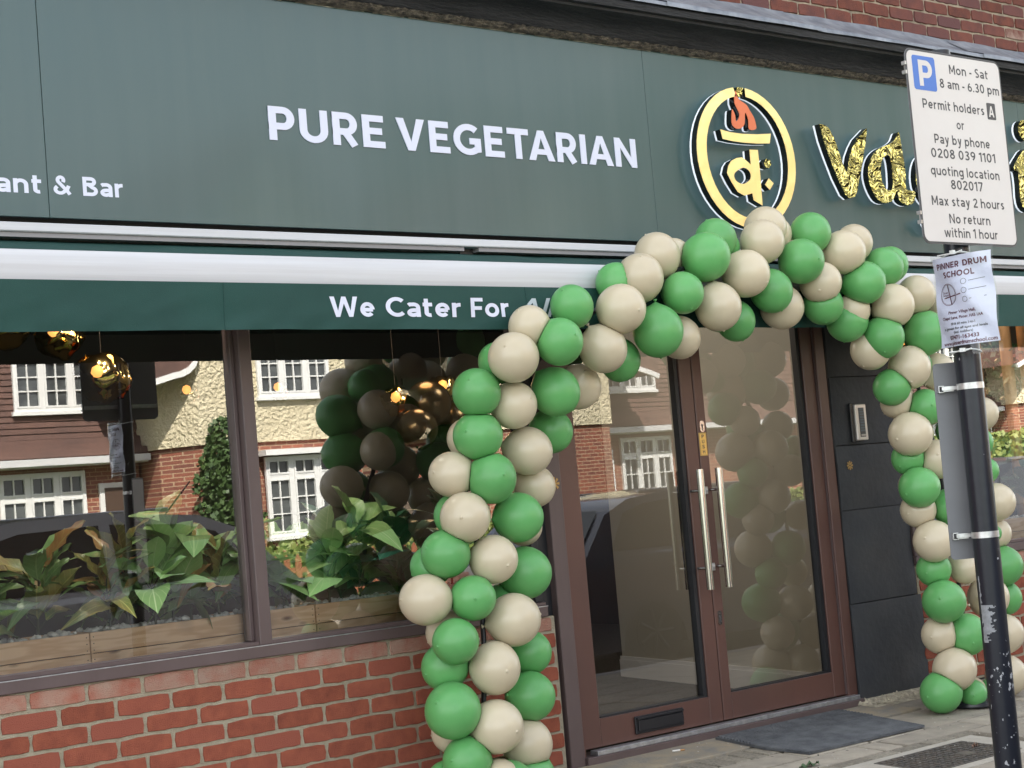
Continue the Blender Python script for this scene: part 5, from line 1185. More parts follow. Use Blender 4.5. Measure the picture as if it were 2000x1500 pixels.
# ------------------------------------------------------------------ planters in the window
def plank(par, x0, x1, y0, y1, z0, z1): 
    cx, cz = (x0 + x1) / 2, (z0 + z1) / 2
    return MB().box(x0 - cx, x1 - cx, y0, y1, z0 - cz, z1 - cz, b=.002).build('plank', m_wood, par, loc=(cx, 0, cz))
PEB = []
for s in range(6):
    rr = random.Random(s); m_ = MB(); P = []
    for j in range(5):
        t = PI * j / 4
        for i in range(6):
            a_ = 2 * PI * i / 6; q = .75 + .45 * rr.random(); P.append((math.sin(t) * math.cos(a_) * q, math.sin(t) * math.sin(a_) * q, -math.cos(t) * .7 * q))
    F = [(j * 6 + i, j * 6 + (i + 1) % 6, (j + 1) * 6 + (i + 1) % 6, (j + 1) * 6 + i) for j in range(4) for i in range(6)]
    PEB.append((P, F))
def planter(x0, x1, y0, label, zb=.70, n_peb=220, mid=None):
    pl_ = empty('wooden_planter', label, 'planter', ((x0 + x1) / 2, y0, zb), group='wooden planters in the windows')
    cx = (x0 + x1) / 2; a_, b_ = x0 - cx, x1 - cx; H = .172 if mid is None else mid
    plank(pl_, a_, b_, 0, .016, .0, H * .53); plank(pl_, a_, b_, 0, .016, H * .53 + .003, H)
    plank(pl_, a_, b_, .20, .216, .0, H); plank(pl_, a_, a_ + .016, .0165, .1995, 0, H); plank(pl_, b_ - .016, b_, .0165, .1995, 0, H)
    sc_ = MB(); rr = random.Random(int(x0 * 100))
    for sxx in (a_ + .012, b_ - .012):
        for z in (.02, .045, .07, .105, .13, .155): sc_.lathe([(0, 0), (.0022, 0)], (0, 0, 0), 6) if False else sc_.box(sxx - .002, sxx + .002, -.0008, .001, z - .002, z + .002)
    sc_.build('nail_heads', m_black, pl_)
    MB().box(a_ + .0165, b_ - .0165, .0165, .1995, .02, H - .02).build('soil', m_dark, pl_)
    pb = MB()
    for i in range(n_peb):
        x = rr.uniform(a_ + .02, b_ - .02); y = .02 + .175 * rr.random(); s = rr.uniform(.008, .016); z = H - .012 + rr.random() * .014 + .018 * max(0, pnoise((x * 6 + x0 * 3, y * 4, 0)))
        P, F = rr.choice(PEB); pb.add([(x + p[0] * s, y + p[1] * s, z + p[2] * s) for p in P], F)
    o = pb.build('pebbles', m_pebble, pl_, smooth='all'); o['kind'] = 'stuff'
    return pl_
planter(-.62, .300, .115, 'pine plank planter of white pebbles at the far left of the shop window')
planter(.305, 1.30, .118, 'long pine plank planter of white pebbles left of the window mullion')
planter(1.305, 2.36, .118, 'darker pine plank planter of white pebbles right of the window mullion')
planter(5.95, 7.2, .14, 'pine plank planter in the side window behind the right balloon column', zb=.69)
LM = {}
for nm, ms_ in (('A', (m_leafA, m_leafA2)), ('B', (m_leafB, m_leafA)), ('C', (m_leafC, m_leafC))):
    LM[nm] = [leaf_mesh('leaf', m_, .20 if nm != 'B' else .20, (.125 if nm != 'B' else .078), c, f, s, wav=.005 if nm != 'B' else .009, pw=1.2 if nm != 'B' else .85) for m_ in ms_ for s, (c, f) in enumerate(((.3, .3), (.55, .4), (.9, .25), (.15, .45), (1.2, .35)))]
def plant(x, y, zb, h, n, kind, label, seed, spread=1.0):
    rr = random.Random(seed); p = empty('potted_plant', label, 'plant', (x, y, zb), group='artificial plants in the shop windows')
    k = rr.uniform(-.03, .03); path = [(0, 0, -.02), (k * .3, 0, h * .3), (k, k * .4, h * .62)]
    st_ = MB().tube(path, .006, 6, r1=.003)
    lv = []
    for i in range(n):
        t = (i + .6) / n; a_ = i * 2.4 + rr.uniform(-.4, .4); z = h * (.10 + .55 * t); px_ = k * t
        el = rr.uniform(.35, 1.15) * (1 - .0 * t) + .25 * t; L_ = rr.uniform(.02, .06)
        d_ = Vector((math.cos(a_) * math.cos(el), math.sin(a_) * math.cos(el) * .65, math.sin(el)))
        b_ = Vector((px_, 0, z)); e_ = b_ + d_ * L_; st_.tube([b_, e_], .0025, 4)
        lv.append((e_, d_, rr.uniform(.72, 1.25) * spread))
    st_.build('stem', m_stem, p)
    for e_, d_, s in lv:
        yv = d_; zv = Vector((0, 0, 1)) - yv * yv.z
        zv = (zv.normalized() + Vector((rr.uniform(-.5, .5), rr.uniform(-.9, .1), 0))); xv = yv.cross(zv).normalized(); zv = xv.cross(yv)
        Mx = Matrix((xv, yv, zv)).transposed()
        link('leaf', rr.choice(LM[kind]), p, e_, Mx.to_euler(), (s, s, s))
PD = [(-.25, .24, .42, 9, 'A', 'green plant behind the two lowest ones in the left planter'),
      (.60, .16, .34, 9, 'A', 'short pale green plant at the front of the long planter'),
      (.80, .25, .50, 10, 'A', 'green plant at the back of the long planter behind the tallest one'),
      (1.52, .25, .46, 9, 'C', 'dark green plant at the back between the two fig leaved plants'),
      (-.42, .20, .34, 9, 'A', 'broad green leaved plant at the far left edge of the window planter'),
      (-.08, .17, .36, 9, 'A', 'low plant with rounded pale green leaves in the left planter'),
      (.14, .22, .44, 11, 'B', 'plant with narrow yellow and red veined leaves above the join of the left planters'),
      (.42, .18, .34, 9, 'B', 'plant with large mottled yellow green leaves near the left end of the long planter'),
      (.52, .24, .48, 11, 'B', 'tall plant with orange red tipped leaves in the long planter'),
      (.70, .20, .58, 12, 'A', 'tallest broad leaved green plant in the middle of the long planter'),
      (.90, .20, .44, 10, 'B', 'plant with reddish brown lower leaves close to the mullion'),
      (1.08, .21, .42, 9, 'A', 'leafy green plant just left of the window mullion, partly hidden by it'),
      (1.20, .20, .36, 7, 'A', 'thin pale leaved plant just right of the window mullion'),
      (1.42, .19, .46, 10, 'A', 'fresh green fig leaved plant in the right hand planter'),
      (1.60, .23, .55, 12, 'A', 'tall spreading green plant behind the fig leaved one'),
      (1.80, .21, .50, 11, 'C', 'very dark blue green leaved plant beside the balloon column'),
      (2.08, .21, .50, 10, 'C', 'dark leaved plant hidden mostly behind the left balloon column'),
      (6.6, .24, .40, 9, 'C', 'small dark plant in the side window planter')]
for i, (x, y, h, n, kd, lb) in enumerate(PD): plant(x, y, .85 if x < 5 else .84, h * .86, n + 8, kd, lb, 40 + i)
# ------------------------------------------------------------------ pendant lamps, downlights, bronze balloons
def lump(r, seed, m, nu=28, nv=18):
    P = []; F = []
    for j in range(nv + 1):
        t = PI * j / nv
        for i in range(nu):
            a_ = 2 * PI * i / nu; d_ = Vector((math.sin(t) * math.cos(a_), math.sin(t) * math.sin(a_), -math.cos(t)))
            q = r * (1 + .2 * pnoise(d_ * 1.7 + Vector((seed, 0, 0))) + .22 * abs(pnoise(d_ * 3.3 + Vector((seed, 3, 0)))))
            if t > 2.5: q *= .75 + .1 * (PI - t)
            P.append(tuple(d_ * q))
    for j in range(nv):
        for i in range(nu):
            if 3 <= j <= 6 and (i + seed * 3) % 14 < 2: continue     # openings through which the bulb shows
            F.append((j * nu + i, j * nu + (i + 1) % nu, (j + 1) * nu + (i + 1) % nu, (j + 1) * nu + i))
    return MB().add(P, F)
def pendant(x, y, z, r, seed, label, es=9.0, bulb_front=True):
    p = empty('pendant_lamp', label, 'lamp', (x, y, z), group='lumpy gold pendant lamps inside')
    lump(r, seed, m_pend).build('lamp_shade', m_pend, p, smooth='all', fix=False)
    MB().tube([(0, 0, r * .8), (0, 0, 2.75 - z)], .002, 5).build('cord', m_dark, p)
    MB().lathe([(0, -.03), (.02, -.02), (.03, 0), (.022, .025), (0, .035)], (-r * .55, -r * .78, .01), 14).build('bulb', m_bulb, p, smooth='all')
pendant(.93, 1.2, 1.955, .118, 1, 'nearest crumpled gold pendant lamp in the upper left of the window')
pendant(.80, 1.35, 2.16, .10, 2, 'gold pendant lamp half hidden under the awning edge above the nearest one')
pendant(.66, 1.6, 2.24, .10, 5, 'dark gold pendant lamp left of the one under the awning edge')
pendant(3.10, 2.0, 1.86, .085, 3, 'small gold pendant lamp glowing at the left of the bronze balloons')
pendant(3.44, 2.0, 1.92, .085, 4, 'gold pendant lamp glowing behind the left balloon column')
pendant(2.83, 4.0, 2.12, .07, 6, 'small far pendant lamp seen in the left window pane')
pendant(3.52, 4.0, 2.12, .07, 7, 'small far pendant lamp seen just right of the mullion')
pendant(7.2, 1.6, 2.1, .10, 8, 'gold pendant lamp added inside the side window to light the bamboo poles')  # added lamp, hung here to light the tan poles
pl1 = bpy.data.lights.new('pendant_light', 'POINT'); pl1.energy = 1.6; pl1.color = (1, .62, .32); pl1.shadow_soft_size = .1
for loc in ((1.0, 1.0, 2.3), (3.1, 1.7, 2.1), (6.9, .9, 2.0)):  # last position is added, brightening the poles in the side window
    o = bpy.data.objects.new('pendant_light', pl1); C.objects.link(o); o.location = loc
sp_ = bpy.data.lights.new('downlight', 'POINT'); sp_.energy = 4.0; sp_.color = (1, .9, .78); sp_.shadow_soft_size = .15
o = bpy.data.objects.new('downlight', sp_); C.objects.link(o); o.location = (3.55, 1.2, 2.45)
sw = bpy.data.lights.new('planter_fill_light', 'POINT'); sw.energy = 7; sw.color = (1, .9, .78); sw.shadow_soft_size = .08  # added fill lights without fittings, brightening the window planters and plants
for x_ in (.2, 1.3, 6.4):
    o = bpy.data.objects.new('planter_fill_light', sw); C.objects.link(o); o.location = (x_, .30, 2.62)
dl = MB().lathe([(0, 2.742), (.045, 2.742), (.05, 2.749)], (2.4, 2.6, 0), 16).build('ceiling_spotlight', m_spot); tag(dl, 'tiny lit ceiling spotlight inside above the left pane', 'spotlight')
for (x, y, z, r, lb) in ((2.95, 1.6, 1.665, .115, 'lower bronze chrome balloon hanging inside behind the glass'), (3.12, 1.72, 1.81, .135, 'larger bronze chrome balloon behind the lower one'), (3.35, 1.8, 1.70, .12, 'bronze chrome balloon hidden behind the balloon column')):
    me = balloon_mesh('bronze_balloon', m_bronze, 77); o = link('bronze_balloon', me, None, (x, y, z), (2.6, .3, 0), (r, r, r)); tag(o, lb, 'balloon', 'bronze balloons inside')
ex = empty('wall_sign', 'small dark green wall sign with a pale tick mark deep inside the restaurant', 'sign', (3.96, 3.0, 1.92))
MB().box(-.10, .10, 0, .02, -.16, .16).build('sign_board', mat('dark_green_board', (.012, .03, .022), .5), ex)
MB().prism([(-.055, .02), (-.03, .02), (.0, -.05), (.035, .12), (.06, .12), (.02, -.12), (-.01, -.12)], -.004, -.0002).build('tick_mark', mat('pale_green', (.35, .6, .48), .5, emit=(.35, .6, .48), es=.12), ex)
# seated guest's table and dark sofa back give the room depth
tb = empty('dining_table', 'dark round dining table inside behind the planters', 'table', (3.0, 2.4, .045))
MB().lathe([(0, .70), (.45, .70), (.46, .72), (.45, .735), (0, .735)], (0, 0, 0), 30).build('table_top', m_dark, tb); MB().lathe([(.04, 0), (.04, .70)], (0, 0, 0), 10).lathe([(0, .0), (.25, 0), (.25, .02), (.04, .03)], (0, 0, 0), 20).build('pedestal', m_black, tb)
# artificial blossom tree in the side window
at = empty('artificial_tree', 'artificial blossom tree with tan bamboo poles inside the side window', 'tree', (6.7, .62, .05))
m_tan = mat('tan_bamboo', (.62, .36, .17), .45, var=(.50, .27, .12), vs_=5, stretch=(1, 1, .4))
for dx, dy in ((-.08, -.06), (.20, -.10), (.62, .05)): MB().tube([(dx, dy, 0), (dx, dy, 2.6)], .040, 16).build('bamboo_pole', m_tan, at, smooth=True)
rr = random.Random(9); fl_ = MB(); lf_ = MB()
for i in range(900):
    c0 = Vector((rr.gauss(.35, .35), rr.gauss(.12, .14), rr.uniform(1.25, 1.95))); s = rr.uniform(.015, .035)
    a_ = Vector((rr.uniform(-1, 1), rr.uniform(-1, 1), rr.uniform(-1, 1))).normalized(); b_ = a_.orthogonal().normalized()
    P = [c0 + a_ * s, c0 + b_ * s * .6, c0 - a_ * s, c0 - b_ * s * .6]
    (fl_ if i % 12 == 0 else lf_).add(P, [(0, 1, 2, 3)])
o = lf_.build('foliage', m_leafC, at, fix=False); o['kind'] = 'stuff'; o = fl_.build('blossom', mat('pink_blossom', (.6, .3, .3), .6), at, fix=False); o['kind'] = 'stuff'
# ------------------------------------------------------------------ houses across the road (seen mirrored in the glass)
HY = -19.88
def win(par, x0, x1, z0, z1, y, nl, rows, cols=2, top=0.0, fr=.06, nm='window'):
    w = MB(); d = .06
    w.box(x0 - .04, x1 + .04, y - .02, y + d + .03, z0 - .07, z0, b=.004)
    w.box(x0, x0 + fr, y, y + d, z0, z1).box(x1 - fr, x1, y, y + d, z0, z1).box(x0 + fr, x1 - fr, y, y + d, z0, z0 + fr).box(x0 + fr, x1 - fr, y, y + d, z1 - fr, z1)
    W = (x1 - x0) / nl
    for i in range(1, nl): w.box(x0 + W * i - .035, x0 + W * i + .035, y + .001, y + d - .001, z0 + fr, z1 - fr)
    tz = z1 - top if top else None
    if tz: w.box(x0 + fr, x1 - fr, y + .002, y + d - .003, tz - .04, tz + .04)
    for i in range(nl):
        a_, b_ = x0 + W * i + .075, x0 + W * (i + 1) - .075
        w.box(a_ - .036, a_, y + .002, y + d + .012, z0 + fr, z1 - fr).box(b_, b_ + .036, y + .002, y + d + .012, z0 + fr, z1 - fr)
        secs = [(z0 + fr, (tz - .04) if tz else z1 - fr, rows)] + ([(tz + .04, z1 - fr, 1)] if tz else [])
        for s0, s1, rw in secs:
            w.box(a_, b_, y + .003, y + d + .008, s0, s0 + .032).box(a_, b_, y + .003, y + d + .008, s1 - .032, s1)
            for c in range(1, cols): xx = a_ + (b_ - a_) * c / cols; w.box(xx - .011, xx + .011, y + .02, y + d - .005, s0 + .032, s1 - .032)
            for r_ in range(1, rw): zz_ = s0 + .045 + (s1 - s0 - .09) * r_ / rw; w.box(a_, b_, y + .021, y + d - .006, zz_ - .011, zz_ + .011)
    o = w.build(nm, m_upvc, par)
    MB().add([(x0, y + .018, z0), (x1, y + .018, z0), (x1, y + .018, z1), (x0, y + .018, z1)], [(0, 1, 2, 3)]).build('pane', m_pane, o)
    return o
def tiles(x0, x1, za, zb, y, m, par, lean=0.0, step=.105, nm='tile_hanging'):
    t = MB(); z = za; k = 0; rr = random.Random(3)
    while z < zb:
        n = int((x1 - x0) / .165); off = .08 * (k % 2); yy = y - lean * (z - za)
        for i in range(n + 1):
            a_ = x0 + i * .165 - off; b_ = a_ + .162; a_ = max(a_, x0); b_ = min(b_, x1)
            if b_ - a_ < .02: continue
            j = rr.uniform(-.004, .006)
            t.add([(a_, yy + .030 + j, z), (b_, yy + .030 + j, z), (b_, yy + .006, z + step + .01), (a_, yy + .006, z + step + .01), (a_, yy, z), (b_, yy, z)], [(0, 1, 2, 3), (4, 5, 1, 0)])
        z += step; k += 1
    o = t.build(nm, m, par, fix=False); o['kind'] = 'stuff'; return o
def house(name, label, X, s, bay):
    """X = street position of the party side, s = +1/-1 handedness; local u runs from the tile hung wing to the rendered wing"""
    h = empty(name, label, 'house', (0, 0, 0), group='tile hung and rendered houses across the road')
    def xr(a_, b_): a_, b_ = X + s * a_, X + s * b_; return (min(a_, b_), max(a_, b_))
    gz = -.25
    # tile hung wing 0..6.8, porch below
    a_, b_ = xr(0, 6.9); MB().box(a_, b_, HY - 7, HY - 1.5, gz, 5.1).build('brick_wall', m_farbrick, h)
    tiles(a_, b_, 2.62, 5.05, HY - 1.49, m_tile, h)
    tiles(a_, b_, 2.60, 2.86, HY - 1.12, m_tile, h, lean=1.2, nm='porch_tiles')
    g = MB().box(a_, b_, HY - 1.10, HY - 1.0, 2.46, 2.58).box(a_, b_, HY - 1.5, HY - 1.10, 2.44, 2.47).build('gutter', m_fascia_w, h)
    w0, w1 = xr(4.65, 6.2); win(h, w0, w1, 3.42, 4.60, HY - 1.47, 3, 4, nm='bedroom_window')
    w0, w1 = xr(4.3, 5.85); win(h, w0, w1, 1.12, 2.36, HY - 1.50, 3, 2, top=.42, nm='ground_window')
    d0, d1_ = xr(6.1, 6.85); MB().box(d0, d1_, HY - 1.50, HY - 1.44, gz, 2.12).build('door_frame', m_upvc, h)
    MB().box(d0 + .09, d1_ - .09, HY - 1.4395, HY - 1.42, gz, 2.03).build('front_door', mat('brown_front_door', (.08, .05, .035), .5), h)
    # rendered wing 6.9..10.7 with canted corner
    c0, c1 = X + s * 6.9, X + s * 10.75; cf = X + s * 7.35
    P = [(c0, HY - .75), (cf, HY), (c1, HY), (c1, HY - 7), (c0, HY - 7)]
    MB().prism(P, 2.62, 6.2, plane='xy').build('render_wall', m_render, h)
    P2 = [(c0 + s * .06, HY - .80), (cf + s * .03, HY - .06), (c1 - s * .06, HY - .06), (c1 - s * .06, HY - 6.9), (c0 + s * .06, HY - 6.9)]
    MB().prism(P2, gz, 2.62, plane='xy').build('lower_brick_wall', m_farbrick, h)
    w0, w1 = xr(8.55, 10.05); win(h, w0, w1, 3.42, 4.60, HY + .005, 3, 4, nm='bedroom_window')
    if bay:
        w0, w1 = xr(8.55, 10.15); MB().box(w0 - .1, w1 + .1, HY - .06, HY + .32, 2.36, 2.46).build('bay_canopy', m_upvc, h)
        win(h, w0, w1, .92, 2.34, HY + .05, 3, 3, top=.36, nm='bay_window'); MB().box(w0, w1, HY - .05, HY + .06, gz, .85).build('bay_base', m_farbrick, h)
    # low bell-cast eave with white barge between the wings
    eb = [(6.0, 3.62), (6.3, 3.72), (6.70, 3.83), (6.86, 3.875), (7.0, 3.90), (7.14, 3.96), (7.26, 4.07), (7.33, 4.20), (7.36, 4.40)]
    up = [(X + s * u, z) for u, z in eb]; dn = [(X + s * (u + .03), z - .10) for u, z in eb]
    MB().prism(up + dn[::-1], HY + .10, HY + .16, plane='xz').build('bargeboard', m_upvc, h)
    MB().prism(up + [(X + s * 7.0, 4.55), (X + s * 6.0, 4.55)], HY - 1.4, HY + .13, plane='xz').build('eave_roof', m_tile, h)
    # roofs
    r0, r1 = xr(-.2, 7.1); rf = MB().prism([(HY - 1.0, 4.95), (HY - 4.6, 7.6), (HY - 8.2, 4.95)], r0, r1, plane='yz').build('main_roof', m_tile, h)
    tiles(r0, r1, 5.0, 7.5, HY - 1.02, m_tile, rf, lean=1.36)
    e0, e1 = (X + s * 6.35, X + s * 11.35); mid = (e0 + e1) / 2
    gp_ = [(e0, 5.55), (mid, 8.4), (e1, 5.55), (e1, 5.40), (mid, 8.23), (e0, 5.40)]
    MB().prism(gp_, HY - 7, HY + .35, plane='xz').build('gable_roof', m_tile_red, h)
    MB().prism([(e0 + s * .55, 5.6), (mid, 8.1), (e1 - s * .55, 5.6)], HY - .3, HY - .001, plane='xz').build('gable_render', m_render, h)
    MB().box(min(X + s * 3, X + s * 3.9), max(X + s * 3, X + s * 3.9), HY - 5, HY - 4.3, 6.5, 8.6).build('chimney', m_farbrick, h)
    return h
house('semi_detached_house', 'house with cream render beside a tiled wing, mirrored in the left window pane', 4.05, 1, True)
house('semi_detached_house', 'house with cream render and tiled wing mirrored in the left door', 28.35, -1, False)
house('semi_detached_house', 'cream rendered house with brick base mirrored at the right edge of the doors', 22.4 + 6.9, 1, True) if False else None
house('semi_detached_house', 'far cream and brick house mirrored in the side window', 29.3, 1, True)
# garden gate and boards between the first two houses
gt = empty('garden_gate', 'weathered vertical board gate between the first two houses across the road', 'gate', (16.3, HY - .3, -.1))
x = -1.45
bm_ = MB().box(-.068, .068, 0, .025, 0, 1.95).data('board', [m_fence])
while x < 1.5: link('board', bm_, gt, (x, rnd.uniform(0, .012), rnd.uniform(-.02, .02))); x += .145
MB().box(-1.55, 1.6, -.05, -.001, .35, .47).box(-1.55, 1.6, -.05, -.001, 1.5, 1.62).build('rail', m_fence, gt)
MB().box(-.2, .12, -.1, .06, 0, 1.97).box(-1.75, -1.55, -.1, .06, 0, 2.0).build('brick_pillar', m_farbrick, gt)
# hedges, lawn shrubs
def cards(vol, n, s, seed, flat=.0):
    rr = random.Random(seed); m_ = MB()
    for i in range(n):
        c0 = vol(rr); a_ = Vector((rr.gauss(0, 1), rr.gauss(0, 1), rr.gauss(0, 1))).normalized(); b_ = a_.orthogonal().normalized(); q = s * rr.uniform(.6, 1.4)
        m_.add([c0 + a_ * q, c0 + b_ * q * .7, c0 - a_ * q, c0 - b_ * q * .7], [(0, 1, 2, 3)])
    return m_
def hedge(x0, x1, y, h, dp, seed, label, m=m_hedge, n=5200, s=.045):
    e_ = empty('garden_hedge', label, 'hedge', ((x0 + x1) / 2, y, -.1), group='garden hedges across the road'); W = (x1 - x0) / 2
    def vol(rr):
        while True:
            p = Vector((rr.uniform(-W, W), rr.uniform(-dp, dp), rr.uniform(0, h)))
            top = h - .08 + .07 * pnoise((p.x * 1.3 + seed, p.y * 2, 0))
            if p.z < top and (p.z > top - .16 or abs(p.y) > dp - .14 or rr.random() < .08): return p
    o = cards(vol, n, s, seed).build('foliage', m, e_, fix=False); o['kind'] = 'stuff'
    MB().box(-W + .1, W - .1, -dp + .14, dp - .14, 0, h - .22).build('branch_core', m_ivy, e_)
hedge(8.8, 16.8, -15.9, 1.02, .35, 1, 'clipped sunlit hedge behind the red picket fence')
hedge(18.2, 24.5, -15.9, 1.12, .45, 2, 'sunlit hedge mirrored low in the left door')
hedge(25.5, 42.0, -16.2, 1.95, .6, 3, 'tall sunlit hedge mirrored in the side window', n=12000, s=.06)
pf = empty('picket_fence', 'low red brown picket fence in front of the clipped hedge', 'fence', (10.9, -15.3, -.1))
pm = MB().prism([(-.05, 0), (.05, 0), (.05, .72), (0, .80), (-.05, .72)], 0, .02).data('picket', [m_picket])
for i in range(24): link('picket', pm, pf, (-2.0 + i * .19, 0, 0))
MB().box(-2.1, 2.5, -.04, -.001, .2, .28).box(-2.1, 2.5, -.04, -.001, .52, .60).build('rail', m_picket, pf)
iv = empty('climbing_shrub', 'dark leafy shrub climbing the brick corner of the rendered house', 'shrub', (11.65, HY + .35, -.1))
def vol(rr):
    while True:
        p = Vector((rr.uniform(-.75, .75), rr.uniform(-.3, .35), rr.uniform(0, 3.15)))
        w = .62 * (1 - (p.z / 3.4) ** 2.2) + .22 * pnoise((p.z * 2.2, 3, p.y)) + .2 * pnoise((p.z * 6, 8, 0))
        if abs(p.x - .25 * pnoise((p.z, 1, 1))) < w * (1 - abs(p.y) * .6): return p
o = cards(vol, 5200, .055, 11).build('foliage', m_ivy, iv, fix=False); o['kind'] = 'stuff'
MB().tube([(0, 0, 0), (.1, 0, 1.2), (-.05, 0, 2.4)], .04, 7, r1=.015).build('stem', m_bark, iv)
sb = empty('garden_shrub', 'low twiggy shrub below the white bay window', 'shrub', (12.4, -17.4, -.1))
def vol(rr):
    while True:
        p = Vector((rr.uniform(-1.3, 1.3), rr.uniform(-.5, .5), rr.uniform(0, 1.25)))
        if (p.x / 1.3) ** 2 + (p.y / .5) ** 2 + ((p.z - .4) / .8) ** 2 < 1 + .4 * pnoise(p * 3): return p
o = cards(vol, 2000, .04, 12).build('foliage', m_hedge, sb, fix=False); o['kind'] = 'stuff'
MB().tube([(0, 0, 0), (.1, 0, .9)], .03, 6).build('stem', m_bark, sb)
# trees behind and beside the houses; tall ones added to darken the fascia's reflection
def tree(x, y, h, r, seed, label):
    t = empty('street_tree', label, 'tree', (x, y, -.1), group='trees behind the opposite houses'); rr = random.Random(seed)
    tr = MB().tube([(0, 0, 0), (.1, .05, h * .35), (0, 0, h * .6)], .22, 10, r1=.1)
    cl = [Vector((rr.gauss(0, r * .5), rr.gauss(0, r * .4), h * .68 + rr.gauss(0, r * .35))) for _ in range(16)]
    for c0 in cl: tr.tube([(0, 0, h * .4), c0 * .6 + Vector((0, 0, h * .15)), c0], .06, 5, r1=.02)
    tr.build('trunk', m_bark, t, smooth=True)
    def vol(q):
        c0 = q.choice(cl); d_ = Vector((q.gauss(0, 1), q.gauss(0, 1), q.gauss(0, .8))); d_.normalize(); return c0 + d_ * r * .42 * (q.random() ** .35)
    o = cards(vol, 5200, .05 + r * .035, seed).build('crown', m_tree, t, fix=False); o['kind'] = 'stuff'
tree(26, -31, 12.5, 4.2, 21, 'tall broad tree added behind the second house to darken the fascia reflection')
tree(33, -29, 15.5, 5.5, 26, 'very tall dark tree added behind the second and third houses to darken the fascia reflection')
tree(41, -28, 17, 6.2, 22, 'tallest tree, added beyond the far house to darken the fascia reflection')
tree(50, -25, 17, 6.5, 23, 'huge tree added at the far right end of the opposite houses to darken the fascia reflection')
tree(17.3, -31, 8.8, 2.8, 24, 'smaller tree rising behind the gap between the first two houses')
tree(60, -20, 17, 7, 25, 'big tree added at the end of the road to darken the fascia reflection')

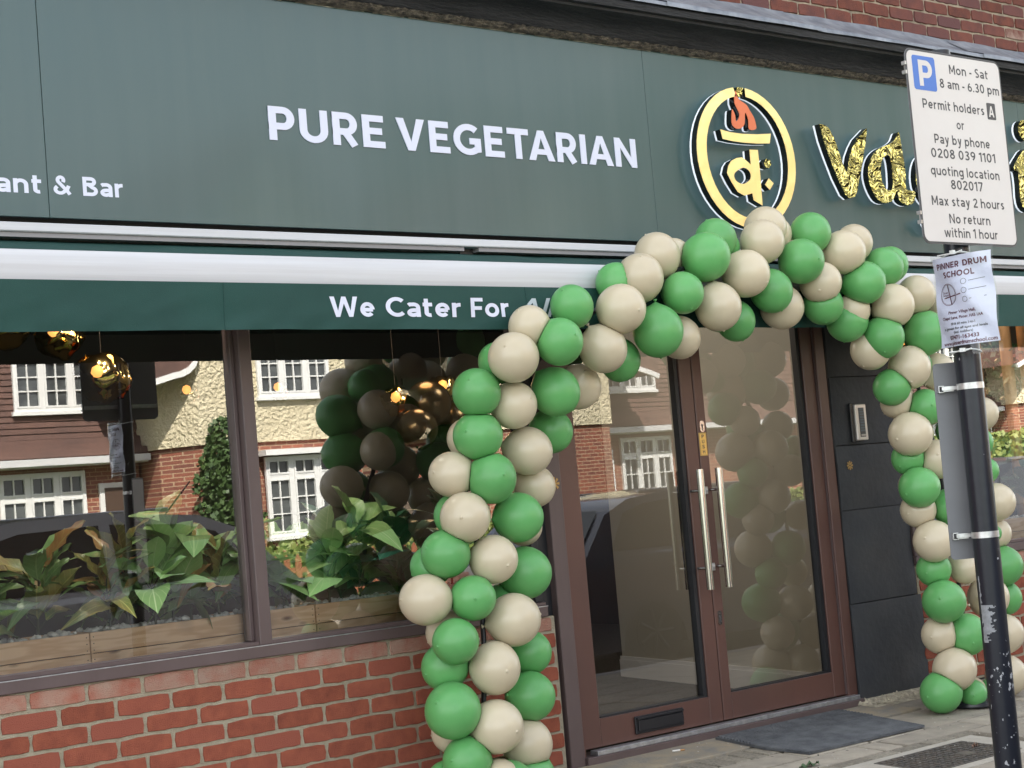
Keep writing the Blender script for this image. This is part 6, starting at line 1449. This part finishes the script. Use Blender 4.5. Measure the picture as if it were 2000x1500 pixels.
# ------------------------------------------------------------------ parked cars
def car(x, y, label, paint, s=1, L_=4.2, Wd=1.76, plate=False):
    """s=+1: rear towards -x"""
    c = empty('parked_car', label, 'car', (x, y, ROADZ), group='cars parked along the kerb')
    prof = [(-2.10, .42), (-2.12, .70), (-2.02, .92), (-1.95, .98), (-1.55, 1.34), (-1.30, 1.42), (-.6, 1.48), (.1, 1.46), (.55, 1.38), (1.05, 1.02), (1.25, .95), (1.85, .82), (2.08, .66), (2.12, .42)]
    # body lofted across the width: lower shell + greenhouse
    low = [(-2.10, .28), (-2.14, .50), (-2.10, .78), (-2.00, .93), (-1.2, .97), (0, .96), (1.10, .95), (1.70, .86), (2.02, .70), (2.12, .50), (2.08, .28)]
    def arch_(P, cx, r):  # wheel cut
        return P
    under = []
    for cx in (1.32, -1.30):
        for k in range(9):
            t = PI * k / 8; under.append((cx + .36 * math.cos(t), .20 + .36 * math.sin(t) * (1.0)))
    low_poly = low + [(2.05, .20)] + under + [(-2.06, .20)]
    V = []; F = []; sect = [(-Wd / 2, .93), (-Wd / 2 * .97, 1.0), (Wd / 2 * .97, 1.0), (Wd / 2, .93)]
    n_ = len(low_poly)
    for yy, sc_ in sect:
        for (px_, pz) in low_poly:
            f_ = sc_ if pz > .25 and abs(px_) > 1.9 else 1.0
            V.append((px_ * f_ * s, yy if pz < .75 or True else yy, pz if pz < .8 else (pz - (1 - sc_) * .5)))
    for k in range(3):
        for i in range(n_): F.append((k * n_ + i, k * n_ + (i + 1) % n_, (k + 1) * n_ + (i + 1) % n_, (k + 1) * n_ + i))
    F += [tuple(range(n_)), tuple(3 * n_ + i for i in reversed(range(n_)))]
    MB().add(V, F).build('body', paint, c, smooth=35)
    gh = [(-1.98, .93), (-1.60, 1.30), (-1.30, 1.415), (-.6, 1.475), (.05, 1.46), (.50, 1.375), (1.12, .94)]
    V = []; F = []; n_ = len(gh)
    for t in (-1, -.72, 0, .72, 1):
        for (px_, pz) in gh:
            k = (pz - .93) / .55; yy = t * (Wd / 2 * .96 - .20 * k); cr_ = .02 * (1 - t * t)
            V.append((px_ * s, yy, pz + cr_ * k))
    for k in range(4):
        for i in range(n_ - 1): F.append((k * n_ + i, k * n_ + i + 1, (k + 1) * n_ + i + 1, (k + 1) * n_ + i))
    F += [tuple(range(n_)), tuple(4 * n_ + i for i in reversed(range(n_)))]
    MB().add(V, F).build('roof', paint, c, smooth=30)
    def on_side(P, t, off=.004):
        out_ = []
        for px_, pz in P: k = (pz - .93) / .55; out_.append((px_ * s, t * (Wd / 2 * .96 - .20 * k + off), pz))
        return out_
    for t in (-1, 1):
        for P in ([(-1.66, 1.00), (-1.40, 1.30), (-1.15, 1.365), (-.62, 1.40), (-.62, 1.00)], [(-.54, 1.00), (-.54, 1.40), (.02, 1.385), (.34, 1.31), (.82, 1.00)]):
            Q = on_side(P, t); MB().add(Q, [tuple(range(len(Q)))]).build('side_window', m_carglass, c)
    def across(p0, p1, w0, w1, off, m_, nm, nrm):
        Q = [(p0[0] * s + nrm[0] * off * s, -w0, p0[1] + nrm[1] * off), (p0[0] * s + nrm[0] * off * s, w0, p0[1] + nrm[1] * off), (p1[0] * s + nrm[0] * off * s, w1, p1[1] + nrm[1] * off), (p1[0] * s + nrm[0] * off * s, -w1, p1[1] + nrm[1] * off)]
        MB().add(Q, [(0, 1, 2, 3)]).build(nm, m_, c)
    across((-1.93, .985), (-1.57, 1.33), .72, .60, .012, m_carglass, 'rear_window', (-.7, .7)); across((1.06, .985), (.53, 1.36), .74, .60, .012, m_carglass, 'windscreen', (.6, .8))
    for cx in (1.32, -1.30):
        for t in (-1, 1):
            wv = MB().tube([(cx * s, t * (Wd / 2 - .20), .315), (cx * s, t * (Wd / 2 - .005), .315)], .315, 26).build('wheel', m_tyre, c, smooth=True)
            MB().tube([(cx * s, t * (Wd / 2 - .02), .315), (cx * s, t * (Wd / 2 + .002), .315)], .21, 20).build('rim', m_tyre, wv)
            sp5 = MB()
            for q_ in range(7):
                a5 = 2 * PI * q_ / 7; sp5.tube([(cx * s, t * (Wd / 2 + .004), .315), (cx * s + .19 * math.cos(a5), t * (Wd / 2 + .004), .315 + .19 * math.sin(a5))], .018, 6)
            sp5.build('spokes', m_rim, wv)
    for t in (-1, 1):
        MB().box(min(-2.10 * s, -1.93 * s) - .03, max(-2.10 * s, -1.93 * s), t * .74 - .11, t * .74 + .11, .72, .90, b=.02).build('tail_lamp', m_lampred, c)
        MB().box(min(2.0 * s, 1.80 * s), max(2.0 * s, 1.80 * s) + .02, t * .68 - .14, t * .68 + .14, .66, .78, b=.02).build('headlight', m_pane, c)
        MB().box(min(.72 * s, .90 * s), max(.72 * s, .90 * s), t * .98 - .09, t * .98 + .09, .95, 1.07, b=.02).build('wing_mirror', paint, c)
        MB().box(min(-1.1 * s, .3 * s), max(-1.1 * s, .3 * s), t * .60 - .015, t * .60 + .015, 1.455, 1.485, b=.006).build('roof_rail', m_clip, c)
        MB().box(-1.05, -.85, t * (Wd / 2 + .004) - .008, t * (Wd / 2 + .004) + .008, .83, .86, b=.003).build('door_handle', m_clip, c)
    MB().box(-2.16 * s - .01, -2.13 * s + .01, -.26, .26, .50, .61).build('number_plate', m_plate, c)
    MB().tube([(-1.35 * s, 0, 1.43), (-1.58 * s, 0, 1.66)], .006, 5).build('aerial', m_black, c)
    return c
c_ = car(2.15, -5.85, 'silver hatchback parked behind the signpost, mirrored in the left pane', m_carnavy, s=-1); c_.scale = (1.06, 1.0, 1.115)
car(8.35, -5.0, 'black hatchback seen from the rear in the left door mirror image', m_carblack, s=1)
car(13.6, -5.0, 'grey car parked beyond the black hatchback', m_cargrey, s=1)
